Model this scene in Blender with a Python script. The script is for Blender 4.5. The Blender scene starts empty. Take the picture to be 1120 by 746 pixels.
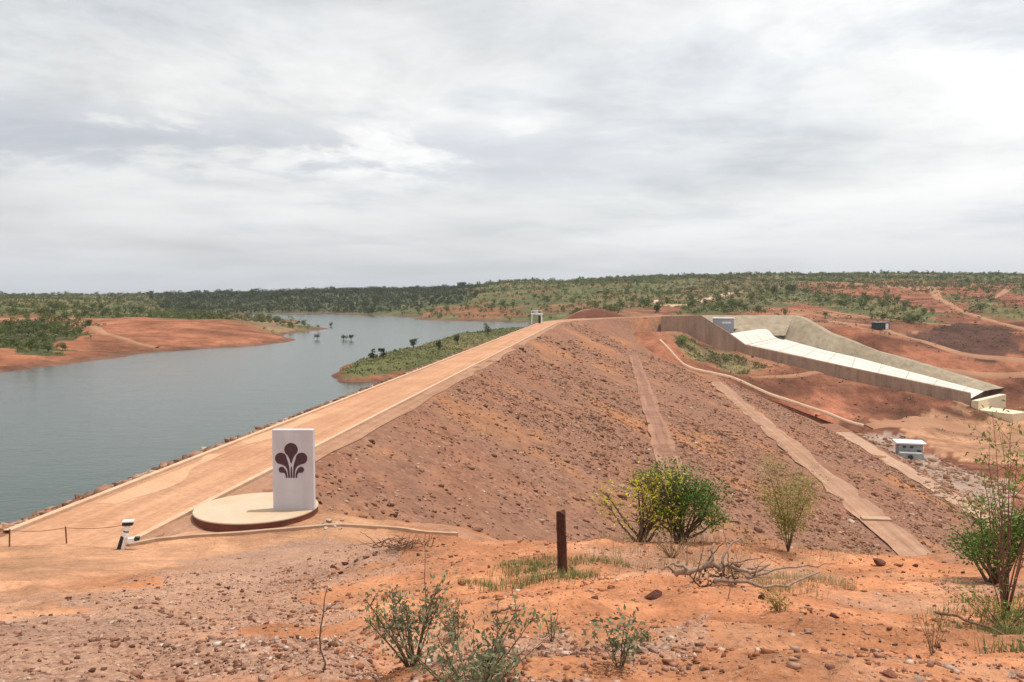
import bpy, math, random
import numpy as np
from mathutils import Vector
random.seed(7); RNG = np.random.default_rng(11)
scene = bpy.context.scene
C = scene.collection
R = math.radians

# ------------------------------------------------------------------ camera
F = 900.0; CAMZ = 10.0; PITCH = math.atan(52.0/F)
cp, sp = math.cos(PITCH), math.sin(PITCH)
def ray(px, py):
    u = (px-560.0)/F; v = (373.0-py)/F
    return np.array([u, cp+v*sp, -sp+v*cp])
def W(px, py, D):
    d = ray(px, py); d = d*(D/d[1]); return np.array([d[0], d[1], CAMZ+d[2]])
cam = bpy.data.cameras.new('camera'); cam_o = bpy.data.objects.new('camera', cam); C.objects.link(cam_o)
cam.sensor_width = 36; cam.lens = 36*F/1120.0; cam.clip_start = .1; cam.clip_end = 40000
cam_o.location = (0, 0, CAMZ); cam_o.rotation_euler = (R(90)-PITCH, 0, 0)
scene.camera = cam_o

# ------------------------------------------------------------------ noise
def _h(ix, iy, seed):
    n = (ix*374761393 + iy*668265263 + seed*982451653) & 0xffffffff
    n = ((n ^ (n >> 13))*1274126177) & 0xffffffff
    n = n ^ (n >> 16)
    return (n & 0xffff)/32767.5-1.0
def vnoise(x, y, seed=0):
    x = np.asarray(x, float); y = np.asarray(y, float)
    ix = np.floor(x).astype(np.int64); iy = np.floor(y).astype(np.int64)
    fx = x-ix; fy = y-iy
    fx = fx*fx*fx*(fx*(fx*6-15)+10); fy = fy*fy*fy*(fy*(fy*6-15)+10)
    a = _h(ix, iy, seed); b = _h(ix+1, iy, seed); c = _h(ix, iy+1, seed); d = _h(ix+1, iy+1, seed)
    return (a*(1-fx)+b*fx)*(1-fy)+(c*(1-fx)+d*fx)*fy
def fbm(x, y, seed=0, oct=4):
    s = 0; a = .5
    for k in range(oct):
        s = s+a*vnoise(x*2**k, y*2**k, seed+k*17); a *= .5
    return s
def smooth(a, b, x):
    t = np.clip((x-a)/(b-a), 0, 1); return t*t*(3-2*t)

# ------------------------------------------------------------------ dam geometry (crest level z = 0)
TH = R(7.0); DV = np.array([math.sin(TH), math.cos(TH)]); NV = np.array([math.cos(TH), -math.sin(TH)])
TR = -19.07; S0, S1 = 22.0, 275.0; RAD = 62.0; ARC = R(53.0); S2 = S1+RAD*ARC; S3 = S2+19
RW = 5.8
P1 = NV*TR+DV*S1; CEN = P1+NV*RAD
HEND = TH+ARC; DE = np.array([math.sin(HEND), math.cos(HEND)]); NE = np.array([math.cos(HEND), -math.sin(HEND)])
P2 = CEN-NE*RAD
SECT = [(-RW-31.5, -12), (-RW-.95, -.3), (-RW-.5, 0), (0.5, 0), (1.7, -.15), (24, -10), (27.6, -10), (49, -18), (54, -18), (86, -32), (91, -32), (112, -42)]
SO = np.array([a for a, b in SECT]); SZ = np.array([b for a, b in SECT])
def dam_frame(s):
    if s <= S1: return NV*TR+DV*s, NV
    if s <= S2:
        a = TH+(s-S1)/RAD; n = np.array([math.cos(a), -math.sin(a)]); return CEN-n*RAD, n
    return P2+DE*(s-S2), NE
def crest_rise(s): return .7*smooth(S1, S3, np.asarray(s, float))
def dam_so(x, y):
    x = np.asarray(x, float); y = np.asarray(y, float)
    s = x*DV[0]+y*DV[1]; o = x*NV[0]+y*NV[1]-TR
    dx, dy = x-CEN[0], y-CEN[1]
    r = np.hypot(dx, dy); ang = np.arctan2(dy, -dx); a = -ang  # angle of -n direction
    ax = -(dx*NV[0]+dy*NV[1]); ay = dx*DV[0]+dy*DV[1]
    th = np.arctan2(ay, ax)
    s2 = S1+RAD*th; o2 = RAD-r
    ex, ey = x-P2[0], y-P2[1]
    s3 = S2+ex*DE[0]+ey*DE[1]; o3 = ex*NE[0]+ey*NE[1]
    m2 = (s > S1); m3 = m2 & (th > ARC)
    s = np.where(m2, s2, s); o = np.where(m2, o2, o)
    s = np.where(m3, s3, s); o = np.where(m3, o3, o)
    return s, o
ABUT = []          # plan outline of the far abutment, where natural ground takes over from the fill
def in_poly(x, y, poly):
    r = np.zeros(np.shape(x), bool); n = len(poly)
    for i in range(n):
        x1, y1 = poly[i][:2]; x2, y2 = poly[(i+1) % n][:2]
        c = ((y1 > y) != (y2 > y)) & (x < (x2-x1)*(y-y1)/(y2-y1+1e-12)+x1); r ^= c
    return r
def dam_z(x, y):
    x = np.asarray(x, float); y = np.asarray(y, float)
    s, o = dam_so(x, y); st = x*DV[0]+y*DV[1]; ot = x*NV[0]+y*NV[1]-TR
    z = np.interp(o, SO, SZ)+crest_rise(s); zs = np.interp(ot, SO, SZ)
    w = smooth(16, 44, ot)*(st > S1); z = z*(1-w)+zs*w      # low down the fill runs straight on into the abutment
    z = np.where((np.where(st > S1, np.minimum(o, ot), o) < SO[0]) | (ot > SO[-1]) | (s < S0) | (s > S3+40) | ((s > S3) & (ot < 60)), -99., z)
    if ABUT: z = np.where(in_poly(x, y, ABUT), z-14, z)
    return z

# ------------------------------------------------------------------ terrain control points
CP = []
def cz(px, D, z):
    p = W(px, 400, D); CP.append((p[0], p[1], z))
def cy(px, D, py):
    p = W(px, py, D); CP.append((p[0], p[1], p[2]))
WATER = -6.0
def shore(px, py):
    D = (CAMZ-WATER)/(-ray(px, py)[2])*ray(px, py)[1]; cz(px, D, WATER-.05); return D
# foreground hill, left half
for px in (-600, -250, -100, 0, 60, 130, 200, 270):
    cz(px, 1.5, 8.3); cz(px, 5, 7.55); cz(px, 10, 5.75); cz(px, 20, 2.75); cz(px, 27, 1.05); cz(px, 32, .02); cz(px, 36, -.22)
for px in (-600, -250, -100, 0):
    cz(px, 38, -1.2); cz(px, 44, -5.5); cz(px, 55, -10)
cz(60, 42, -3); cz(60, 52, -10); cz(130, 47, -3.5); cz(130, 58, -10); cz(200, 42, -.8); cz(200, 55, -8); cz(270, 40, -.35); cz(270, 48, -4); cz(270, 60, -12)
for px, l in {345: [(1.5, 'z', 8.3), (5, 'z', 7.6), (10, 'z', 5.8), (20, 'z', 2.9), (27, 'z', 1.2), (31, 'z', .2), (41.2, 'y', 579), (50, 'z', -9), (80, 'z', -22)],
              440: [(1.5, 'z', 8.3), (4.5, 'y', 740), (7.5, 'y', 695), (12, 'y', 662), (20, 'y', 622), (28, 'y', 595), (36, 'y', 586), (44, 'y', 581), (52, 'z', -9), (80, 'z', -24)],
              500: [(7, 'y', 694), (11, 'y', 660), (16.6, 'y', 630), (24, 'y', 601), (36, 'y', 591), (47.5, 'y', 586), (56, 'z', -11), (90, 'z', -32)],
              560: [(1.5, 'z', 8.3), (4, 'y', 746), (7, 'y', 692), (11, 'y', 657), (16.6, 'y', 624), (22, 'y', 600), (26, 'y', 593), (34, 'z', -2.5), (51, 'z', -8), (80, 'z', -24), (130, 'z', -38)],
              680: [(1.5, 'z', 8.3), (4, 'y', 746), (7, 'y', 694), (11, 'y', 657), (16, 'y', 624), (21, 'y', 600), (24.5, 'y', 590), (30, 'z', -1.5), (50, 'z', -13), (100, 'z', -36)],
              800: [(4, 'y', 750), (7, 'y', 702), (11, 'y', 662), (16, 'y', 632), (21, 'y', 607), (24.5, 'y', 599), (30, 'z', -1.5), (50, 'z', -18), (75, 'z', -32), (100, 'z', -41), (140, 'z', -42)],
              920: [(1.5, 'z', 8.3), (4, 'y', 755), (7, 'y', 708), (11, 'y', 670), (16, 'y', 638), (21, 'y', 614), (24.5, 'y', 606), (30, 'z', -1.8), (50, 'z', -17), (75, 'z', -32), (100, 'z', -41), (130, 'z', -42), (160, 'z', -42)],
              1060: [(4, 'y', 760), (7, 'y', 714), (11, 'y', 676), (16, 'y', 642), (21, 'y', 620), (25, 'y', 611), (30, 'z', -2), (50, 'z', -16), (75, 'z', -30), (100, 'z', -38), (177, 'z', -37), (215, 'z', -37), (240, 'z', -36.5), (270, 'z', -34.5)],
              1180: [(1.5, 'z', 8.3), (4, 'y', 760), (7, 'y', 714), (11, 'y', 676), (16, 'y', 644), (21, 'y', 622), (25, 'y', 613), (30, 'z', -2), (50, 'z', -15), (100, 'z', -36.5), (177, 'z', -37), (215, 'z', -37), (240, 'z', -36), (270, 'z', -34)],
              1500: [(1.5, 'z', 8.3), (7, 'z', 7), (16, 'z', 4), (25, 'z', 2), (50, 'z', -12), (100, 'z', -30), (200, 'z', -37), (280, 'z', -33)]}.items():
    for D, k, v in l: (cz if k == 'z' else cy)(px, D, v)
for px, D in ((205, 34), (240, 33), (281, 33), (320, 33.3), (350, 34), (281, 36), (310, 36.5), (330, 36.5), (300, 38.5), (250, 37), (355, 35.5), (345, 37.5)): cz(px, D, -.04)
# reservoir bed, left bank, far hills
for px, sh, l in [(-600, None, [(140, -6.1), (165, -3)]), (-250, None, [(150, -6.1), (175, -3.5)])]:
    cz(px, 90, -13)
    for D, z in l: cz(px, D, z)
    for D, z in [(300, 1), (500, 4), (900, 6), (2500, -2), (5000, 3), (9000, 5)]: cz(px, D, z)
def col(px, shy, pts, far=True):
    if shy:
        D = shore(px, shy); cz(px, D*.9, -8.5)
        if D > 150: cz(px, D*.72, -12)
    for D, py in pts: cy(px, D, py)
col(-60, 410, [(195, 387), (290, 351), (420, 334), (650, 326), (2500, 326), (6000, 322.5), (9000, 322.5)])
col(0, 406, [(195, 386), (290, 351), (420, 335), (650, 327), (2500, 326), (6000, 322.5)])
col(60, 399, [(205, 386), (290, 356), (420, 340), (650, 330), (2500, 326.5), (6000, 322.3)])
col(130, 391, [(232, 377), (295, 350), (330, 348), (380, 349), (450, 343), (700, 332), (2500, 326.5), (6000, 322.3), (9000, 322.3)])
col(200, 384, [(280, 359), (325, 348.5), (360, 348), (430, 346.5), (700, 336), (2000, 328), (6000, 322)])
col(270, 378.5, [(290, 363), (335, 352), (375, 352), (480, 349), (650, 339), (950, 324), (1600, 326), (6000, 322)])
col(310, 374.5, [(330, 363), (400, 355), (520, 347.5), (700, 337)])
col(345, None, [(380, 358), (500, 350.5), (640, 342), (950, 322), (1600, 326), (6000, 322)])
cz(345, 330, -7.5); cz(345, 230, -12); cz(345, 150, -13); cz(345, 440, -6.5)
cz(380, 450, -7.2); cz(380, 350, -9)
col(400, 346, [(700, 336), (950, 319.5), (1600, 325), (6000, 321)])
cz(400, 400, -9); cz(400, 480, -8)
col(440, 350, [(600, 341), (800, 327), (1000, 320), (1600, 324), (6000, 321)])
col(500, 351, [(560, 339), (700, 327), (950, 319), (1600, 322), (6000, 318)])
col(560, 352, [(525, 340), (650, 326), (950, 313), (1600, 314), (6000, 316)])
# peninsula beside the upstream face
for px, l in {365: [(150, -6.6), (158, -5.9), (166, -6.6)], 400: [(135, -8), (148, -6.1), (158, -5.1), (182, -4.9), (198, -6.3)],
              440: [(130, -9), (145, -6.1), (166, -4.4), (203, -3.9), (232, -6.4), (270, -10)],
              470: [(140, -9), (160, -6.4), (178, -4.6), (215, -3.7), (238, -3.8), (262, -6.5), (310, -10)],
              500: [(160, -8), (180, -6), (200, -4.0), (262, -2.9), (300, -6.4), (380, -11)],
              550: [(225, -6.5), (260, -4.6), (310, -4.5), (350, -6.3), (400, -8.5)], 590: [(320, -4.6), (350, -5.6), (375, -6.6), (410, -8), (440, -7.5)]}.items():
    for D, z in l: cz(px, D, z)
for px, l in {620: [(420, 346), (560, 331), (950, 310.5), (1600, 311), (6000, 315)],
              645: [(352, 339), (385, 341)],
              680: [(360, 346), (420, 340), (560, 326), (950, 307), (1600, 307), (6000, 315)],
              740: [(390, 346), (430, 336), (560, 323), (950, 305), (1600, 305), (6000, 315)],
              800: [(386, 346), (440, 334), (600, 318), (950, 303)],
              860: [(386, 345), (440, 334), (600, 319), (950, 303), (1600, 303), (6000, 314), (9000, 315)],
              905: [(364, 362), (420, 345)], 960: [(345, 383), (380, 362)],
              980: [(400, 352), (470, 336), (620, 316), (950, 303), (1600, 303), (6000, 313)],
              1040: [(330, 403), (350, 384), (385, 362)],
              1110: [(318, 420), (335, 395), (352, 377), (390, 358), (460, 335), (600, 319), (950, 304), (1600, 303), (6000, 313), (9000, 313)],
              1250: [(310, 410), (350, 375), (460, 335), (600, 319), (950, 304), (1600, 303), (6000, 313)],
              1500: [(330, 390), (460, 335), (950, 304), (6000, 313)],
              # between gutter and spillway
              745: [(327, 384), (322, 366)], 770: [(325, 383), (318, 376)], 800: [(316, 386), (306, 402)],
              860: [(292, 418)], 930: [(285, 440)], 1000: [(294, 430), (278, 453)], 1068: [(276, 460)]}.items():
    for D, py in l: cy(px, D, py)
# spillway plan, used for the bed underneath and for the structure itself
NEAR = [  # x, y, wall top z, outer base z  (near guide wall)
    W(723, 346, 326), W(767, 345, 321), W(797, 364.5, 320), W(815, 377.5, 316), W(930, 402.5, 303), W(1062, 430.5, 291)]
FARB = [W(842, 359, 379), W(858, 371, 367), W(900, 381, 352), W(960, 397, 340), W(1020, 413.5, 325), W(1076, 428, 313)]
FART = [W(868, 345, 380), W(878, 348, 371), W(905, 364, 357), W(960, 384, 344), W(1030, 405, 328), W(1094, 425, 314)]
for k in range(1, 6):
    n = NEAR[min(k, 5)]; f = FARB[k]
    for t in ((.35, .65, .92) if k > 1 else (.5, .9)):
        q = n*(1-t)+f*t; CP.append((q[0], q[1], min(n[2]-1.5, f[2])-6))
for i in np.linspace(2.2, 5, 13):      # ground against the outside of the near wall
    n = np.array([np.interp(i, range(6), [q[j] for q in NEAR]) for j in range(3)])
    CP.append((n[0]-.7, n[1]-2.6, n[2]-4.3)); CP.append((n[0]-2.2, n[1]-8, n[2]-5.6))
for p in ((84, 345), (98, 362), (108, 374), (75, 352)): CP.append((p[0], p[1], -9.))
# contact with the dam face along the far abutment
GUT = [W(*q) for q in [(726, 369, 309), (722, 373, 304), (733, 386, 295), (748, 400, 291), (770, 406, 288), (800, 413, 285), (835, 428, 281), (870, 441, 276), (905, 453, 270), (945, 466, 262)]]
ABUT[:] = [tuple(g[:2]) for g in GUT]+[(130, 252), (210, 300), (92, 345), (66, 323), (61, 315)]
for k, g in enumerate(GUT):
    CP.append((g[0], g[1], g[2]+.15))
    if 1 < k < 9:
        t = GUT[k+1]-GUT[k-1]; nn = np.array([t[1], -t[0]]); nn /= np.linalg.norm(nn)
        if nn[0] > 0: nn = -nn      # towards the dam
        q = g[:2]+nn*9; CP.append((q[0], q[1], float(dam_z(*q))-4))
for s, o in ((200, 20), (200, 45), (240, 15), (240, 45), (150, 30), (150, 70), (200, 75), (240, 70), (100, 40), (280, 12), (300, 12)):
    q = dam_frame(s); q = q[0]+q[1]*o; CP.append((q[0], q[1], float(dam_z(*q))-6))
CP = np.array(CP)
def warp(x, y):
    return np.clip(np.arctan2(x, y), -1.05, 1.05), np.log(np.maximum(np.hypot(x, y), 1.2))
# thin plate spline in (azimuth, log distance)
_a, _l = warp(CP[:, 0], CP[:, 1])
_keep = []
for i in range(len(CP)):
    if all((_a[i]-_a[j])**2+(_l[i]-_l[j])**2 > 1e-5 for j in _keep): _keep.append(i)
CP = CP[_keep]; _a = _a[_keep]; _l = _l[_keep]
def _phi(r2): return r2*np.log(r2+1e-12)
_n = len(CP); _K = _phi((_a[:, None]-_a)**2+(_l[:, None]-_l)**2)+np.eye(_n)*2e-5
_Pm = np.c_[np.ones(_n), _a, _l]
_A = np.block([[_K, _Pm], [_Pm.T, np.zeros((3, 3))]])
_wt = np.linalg.solve(_A, np.r_[CP[:, 2], 0, 0, 0])
def terrain(x, y):
    sh = np.shape(x); x = np.ravel(np.asarray(x, float)); y = np.ravel(np.asarray(y, float))
    out = np.empty(len(x))
    for i in range(0, len(x), 20000):
        a, l = warp(x[i:i+20000], y[i:i+20000])
        out[i:i+20000] = _phi((a[:, None]-_a)**2+(l[:, None]-_l)**2)@_wt[:_n]+_wt[_n]+_wt[_n+1]*a+_wt[_n+2]*l
    r = np.hypot(x, y); az = np.abs(np.arctan2(x, y))
    w = smooth(1.05, 2.8, az); out = out*(1-w)+w*(8.6+.01*np.minimum(r, 3000))
    near = 1-smooth(28, 60, r); flat = smooth(24, 31, r)*(x < -6)
    out += near*(1-.8*flat)*(.30*fbm(x/3.1, y/3.1, 3, 3)+.17*fbm(x/.8, y/.8, 5, 4))*smooth(1.5, 5, r)
    mid = smooth(100, 220, r)*(1-smooth(500, 800, r))
    out += mid*1.4*fbm(x/34, y/34, 9, 6)
    far = smooth(430, 800, r)*(1-smooth(2500, 6000, r))
    out += far*(7*fbm(x/190, y/190, 21, 4))
    return out.reshape(sh)
def ground(x, y): return np.maximum(terrain(x, y), dam_z(x, y))
def gz(x, y): return float(ground(np.array([x]), np.array([y]))[0])
def hit(px, py, lo=3., hi=2500., fn=ground):
    d = ray(px, py); Ds = np.exp(np.linspace(math.log(lo), math.log(hi), 1600)); P = d[None]*(Ds/d[1])[:, None]
    z = CAMZ+P[:, 2]; b = fn(P[:, 0], P[:, 1]) >= z
    k = int(np.argmax(b)) if b.any() else len(Ds)-1
    return np.array([P[k, 0], P[k, 1], z[k]])

# ------------------------------------------------------------------ material helpers
def mat(name):
    m = bpy.data.materials.new(name); m.use_nodes = True; nt = m.node_tree
    return m, nt, nt.nodes['Principled BSDF']
def nd(nt, typ, **kw):
    n = nt.nodes.new(typ)
    for k, v in kw.items():
        if k in n.inputs: n.inputs[k].default_value = v
        else: setattr(n, k, v)
    return n
def noise(nt, vec, scale, detail=5, rough=.6):
    n = nd(nt, 'ShaderNodeTexNoise', Scale=scale, Detail=detail, Roughness=rough)
    if vec is not None: nt.links.new(vec, n.inputs['Vector'])
    return n
def ramp(nt, fac, stops, interp='LINEAR'):
    r = nt.nodes.new('ShaderNodeValToRGB'); r.color_ramp.interpolation = interp
    e = r.color_ramp.elements
    while len(e) < len(stops): e.new(.5)
    for k, (p, c) in enumerate(stops):
        e[k].position = p; e[k].color = (c, c, c, 1) if isinstance(c, (int, float)) else (*c, 1)
    nt.links.new(fac, r.inputs[0]); return r
def mixc(nt, fac, a, b, mode='MIX'):
    m = nt.nodes.new('ShaderNodeMix'); m.data_type = 'RGBA'; m.blend_type = mode
    for v, s in ((fac, m.inputs[0]), (a, m.inputs[6]), (b, m.inputs[7])):
        if hasattr(v, 'is_linked'): nt.links.new(v, s)
        elif isinstance(v, (int, float)): s.default_value = v
        else: s.default_value = (*v, 1)
    return m.outputs[2]
def bump(nt, h, strength, dist, prev=None):
    b = nd(nt, 'ShaderNodeBump', Strength=strength, Distance=dist)
    nt.links.new(h, b.inputs['Height'])
    if prev is not None: nt.links.new(prev, b.inputs['Normal'])
    return b.outputs['Normal']
def pos(nt): return nt.nodes.new('ShaderNodeNewGeometry').outputs['Position']
def simple(name, c, rough=.8, var=.25, scale=3., bmp=.3, bd=.02, metal=0., dirt=None, dscale=.6, streak=0):
    m, nt, b = mat(name)
    p = nt.nodes.new('ShaderNodeTexCoord').outputs['Object']
    n = noise(nt, p, scale, 6)
    r = ramp(nt, n.outputs[0], [(.3, 1-var), (.7, 1+var)])
    col = mixc(nt, 1.0, c, r.outputs[0], 'MULTIPLY')
    if dirt:
        n2 = noise(nt, p, dscale, 5); col = mixc(nt, ramp(nt, n2.outputs[0], [(.45, 0.), (.7, .75)]).outputs[0], col, dirt)
    nt.links.new(col, b.inputs['Base Color']); b.inputs['Roughness'].default_value = rough; b.inputs['Metallic'].default_value = metal
    if streak:      # rain streaks running down the face
        mp = nd(nt, 'ShaderNodeMapping'); mp.inputs['Scale'].default_value = (1., 1., .06); nt.links.new(p, mp.inputs[0]); n4 = noise(nt, mp.outputs[0], streak, 5, .7)
        a_ = .26 if streak < 1 else .09
        col = mixc(nt, 1., col, ramp(nt, n4.outputs[0], [(.34, 1-a_), (.5, 1.), (.66, 1+a_*.7)]).outputs[0], 'MULTIPLY'); nt.links.new(col, b.inputs['Base Color'])
    n3 = noise(nt, p, scale*6, 4); nt.links.new(bump(nt, n3.outputs[0], bmp, bd), b.inputs['Normal'])
    b.inputs['Specular IOR Level'].default_value = .25
    return m
def leafmat(name, c, c2=None):
    m, nt, b = mat(name)
    at = nd(nt, 'ShaderNodeAttribute', attribute_name='tint')
    oi = nt.nodes.new('ShaderNodeObjectInfo')
    col = mixc(nt, at.outputs['Fac'], c, c2 or tuple(v*1.6 for v in c))
    nt.links.new(col, b.inputs['Base Color']); b.inputs['Roughness'].default_value = .6
    b.inputs['Specular IOR Level'].default_value = .2
    tr = nt.nodes.new('ShaderNodeBsdfTranslucent'); nt.links.new(col, tr.inputs['Color'])
    ms = nd(nt, 'ShaderNodeMixShader', Fac=.25); nt.links.new(b.outputs[0], ms.inputs[1]); nt.links.new(tr.outputs[0], ms.inputs[2])
    nt.links.new(ms.outputs[0], nt.nodes['Material Output'].inputs['Surface'])
    return m

# ------------------------------------------------------------------ mesh helpers
class MB:
    def __init__(s): s.v = []; s.f = []; s.n = 0; s.mi = []; s.t = []
    def add(s, v, f, mi=0, tint=None):
        v = np.asarray(v, float).reshape(-1, 3); s.v.append(v)
        for q in f: s.f.append(tuple(int(i)+s.n for i in q)); s.mi.append(mi)
        s.t.append(np.full(len(v), .5) if tint is None else np.broadcast_to(np.asarray(tint, float), (len(v),)))
        s.n += len(v); return s
    def box(s, c, d, rz=0., mi=0, top=1., taper_x=None):
        x, y, z = d[0]/2, d[1]/2, d[2]/2
        v = np.array([[sx*x*(top if sz > 0 else 1), sy*y*(top if sz > 0 else 1), sz*z] for sz in (-1, 1) for sx, sy in ((-1, -1), (1, -1), (1, 1), (-1, 1))])
        if rz: v[:, :2] = v[:, :2]@np.array([[math.cos(rz), math.sin(rz)], [-math.sin(rz), math.cos(rz)]])
        return s.add(v+np.asarray(c), [(0, 3, 2, 1), (4, 5, 6, 7), (0, 1, 5, 4), (1, 2, 6, 5), (2, 3, 7, 6), (3, 0, 4, 7)], mi)
    def tube(s, pts, rad, n=6, mi=0, cap=True, tint=None):
        pts = np.asarray(pts, float); rad = np.broadcast_to(rad, (len(pts),))
        t = np.gradient(pts, axis=0); t /= np.linalg.norm(t, axis=1)[:, None]+1e-9
        up = np.array([0, 0, 1.]) if abs(t[0, 2]) < .9 else np.array([1., 0, 0])
        V = []
        for p, d, r in zip(pts, t, rad):
            a = np.cross(up, d); a /= np.linalg.norm(a)+1e-9; b = np.cross(d, a)
            ang = np.linspace(0, 2*math.pi, n, endpoint=False)
            V.append(p+r*(np.cos(ang)[:, None]*a+np.sin(ang)[:, None]*b))
        fs = [(k*n+i, k*n+(i+1) % n, (k+1)*n+(i+1) % n, (k+1)*n+i) for k in range(len(pts)-1) for i in range(n)]
        if cap: fs += [tuple(range(n))[::-1], tuple(range((len(pts)-1)*n, len(pts)*n))]
        return s.add(np.concatenate(V), fs, mi, tint)
    def leaves(s, P, size, mi=0, asp=.45, tint=None, up=.3, rng=RNG):
        P = np.asarray(P, float); n = len(P)
        if n == 0: return s
        d = rng.normal(size=(n, 3)); d[:, 2] += up; d /= np.linalg.norm(d, axis=1)[:, None]
        e = np.cross(d, rng.normal(size=(n, 3))); e /= np.linalg.norm(e, axis=1)[:, None]+1e-9
        L = np.broadcast_to(size, (n,))*rng.uniform(.6, 1.3, n); L = L[:, None]
        v = np.stack([P, P+d*L*.45+e*L*asp*.5, P+d*L, P+d*L*.45-e*L*asp*.5], 1).reshape(-1, 3)
        i = np.arange(n)*4; t = rng.uniform(0, 1, n) if tint is None else np.broadcast_to(tint, (n,))
        return s.add(v, np.stack([i, i+1, i+2, i+3], 1), mi, np.repeat(t, 4))
    def build(s, name, mats, parent=None, smooth_=False):
        me = bpy.data.meshes.new(name)
        me.from_pydata(np.concatenate(s.v).tolist(), [], s.f)
        mats = mats if isinstance(mats, (list, tuple)) else [mats]
        for m in mats: me.materials.append(m)
        if len(mats) > 1: me.polygons.foreach_set('material_index', s.mi)
        if smooth_: me.polygons.foreach_set('use_smooth', [True]*len(me.polygons))
        a = me.attributes.new('tint', 'FLOAT', 'POINT'); a.data.foreach_set('value', np.concatenate(s.t).astype(np.float32))
        me.update()
        o = bpy.data.objects.new(name, me); C.objects.link(o)
        if parent is not None: o.parent = parent
        return o
def grid_mesh(name, X, Y, Z, m, attrs=None, wrap=False, smooth_=True):
    nr, nc = X.shape
    v = np.stack([X, Y, Z], -1).reshape(-1, 3).astype(np.float32)
    ii = np.arange(nr-1)[:, None]*nc; jj = np.arange(nc if wrap else nc-1)[None]
    j2 = (jj+1) % nc
    f = np.stack([ii+jj, ii+j2, ii+nc+j2, ii+nc+jj], -1).reshape(-1, 4).astype(np.int32)
    me = bpy.data.meshes.new(name); me.vertices.add(len(v)); me.vertices.foreach_set('co', v.ravel())
    me.loops.add(f.size); me.loops.foreach_set('vertex_index', f.ravel())
    me.polygons.add(len(f)); me.polygons.foreach_set('loop_start', np.arange(len(f), dtype=np.int32)*4)
    me.polygons.foreach_set('use_smooth', np.full(len(f), smooth_))
    for k, val in (attrs or {}).items():
        if val.ndim == 3:
            a = me.color_attributes.new(k, 'FLOAT_COLOR', 'POINT')
            a.data.foreach_set('color', np.concatenate([val.reshape(-1, 3), np.ones((len(v), 1))], 1).astype(np.float32).ravel())
        else:
            a = me.attributes.new(k, 'FLOAT', 'POINT'); a.data.foreach_set('value', val.astype(np.float32).ravel())
    me.update(calc_edges=True); me.validate()
    me.materials.append(m)
    o = bpy.data.objects.new(name, me); C.objects.link(o); return o
def tag(o, label=None, cat=None, group=None, kind=None):
    if label: o['label'] = label
    if cat: o['category'] = cat
    if group: o['group'] = group
    if kind: o['kind'] = kind
    return o
def empty(name, loc, label=None, cat=None, group=None, rz=0):
    o = bpy.data.objects.new(name, None); o.location = loc; o.rotation_euler.z = rz; o.empty_display_size = .3
    C.objects.link(o); return tag(o, label, cat, group)
def ribbon(name, pts, width, m, lift=.08, step=2., fn=ground, side=None, jitter=0.):
    pts = np.array(pts, float)[:, :2]; seg = np.r_[0, np.cumsum(np.linalg.norm(np.diff(pts, axis=0), axis=1))]
    n = max(3, int(seg[-1]/step)); s = np.linspace(0, seg[-1], n)
    def cr(k):  # smooth the polyline
        q = np.interp(s, seg, pts[:, k]); w = max(1, n//14)
        qq = np.pad(q, w, mode='edge'); ker = np.ones(2*w+1)/(2*w+1); r = np.convolve(qq, ker, 'valid'); r[0] = q[0]; r[-1] = q[-1]; return r
    q = np.stack([cr(0), cr(1)], 1); t = np.gradient(q, axis=0); t /= np.linalg.norm(t, axis=1)[:, None]; nn = np.stack([t[:, 1], -t[:, 0]], 1)
    wd = np.broadcast_to(width, (n,)) if np.ndim(width) == 0 else np.interp(np.linspace(0, 1, n), np.linspace(0, 1, len(width)), width)
    us = np.linspace(-.5, .5, 7)
    ww = wd[:, None]*(us[None]*(1+jitter*fbm(s[:, None]/6., us[None]*3+5, 77, 3)))
    X = q[:, :1]+nn[:, :1]*ww; Y = q[:, 1:]+nn[:, 1:]*ww; Z = fn(X, Y)+lift
    Z[:, 0] -= lift+.3; Z[:, -1] -= lift+.3
    return grid_mesh(name, X, Y, Z, m)

# ------------------------------------------------------------------ materials
ORANGE = np.array([.42, .175, .082]); GRAVELC = np.array([.36, .212, .143]); SAND = np.array([.47, .248, .14])
BANK = np.array([.265, .105, .056]); REDE = np.array([.195, .075, .042]); TAN = np.array([.33, .175, .10]); DARKP = np.array([.075, .035, .025])
SCRUB = np.array([.10, .10, .04]); DRYG = np.array([.17, .13, .06]); FORESTF = np.array([.07, .08, .04])

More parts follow.
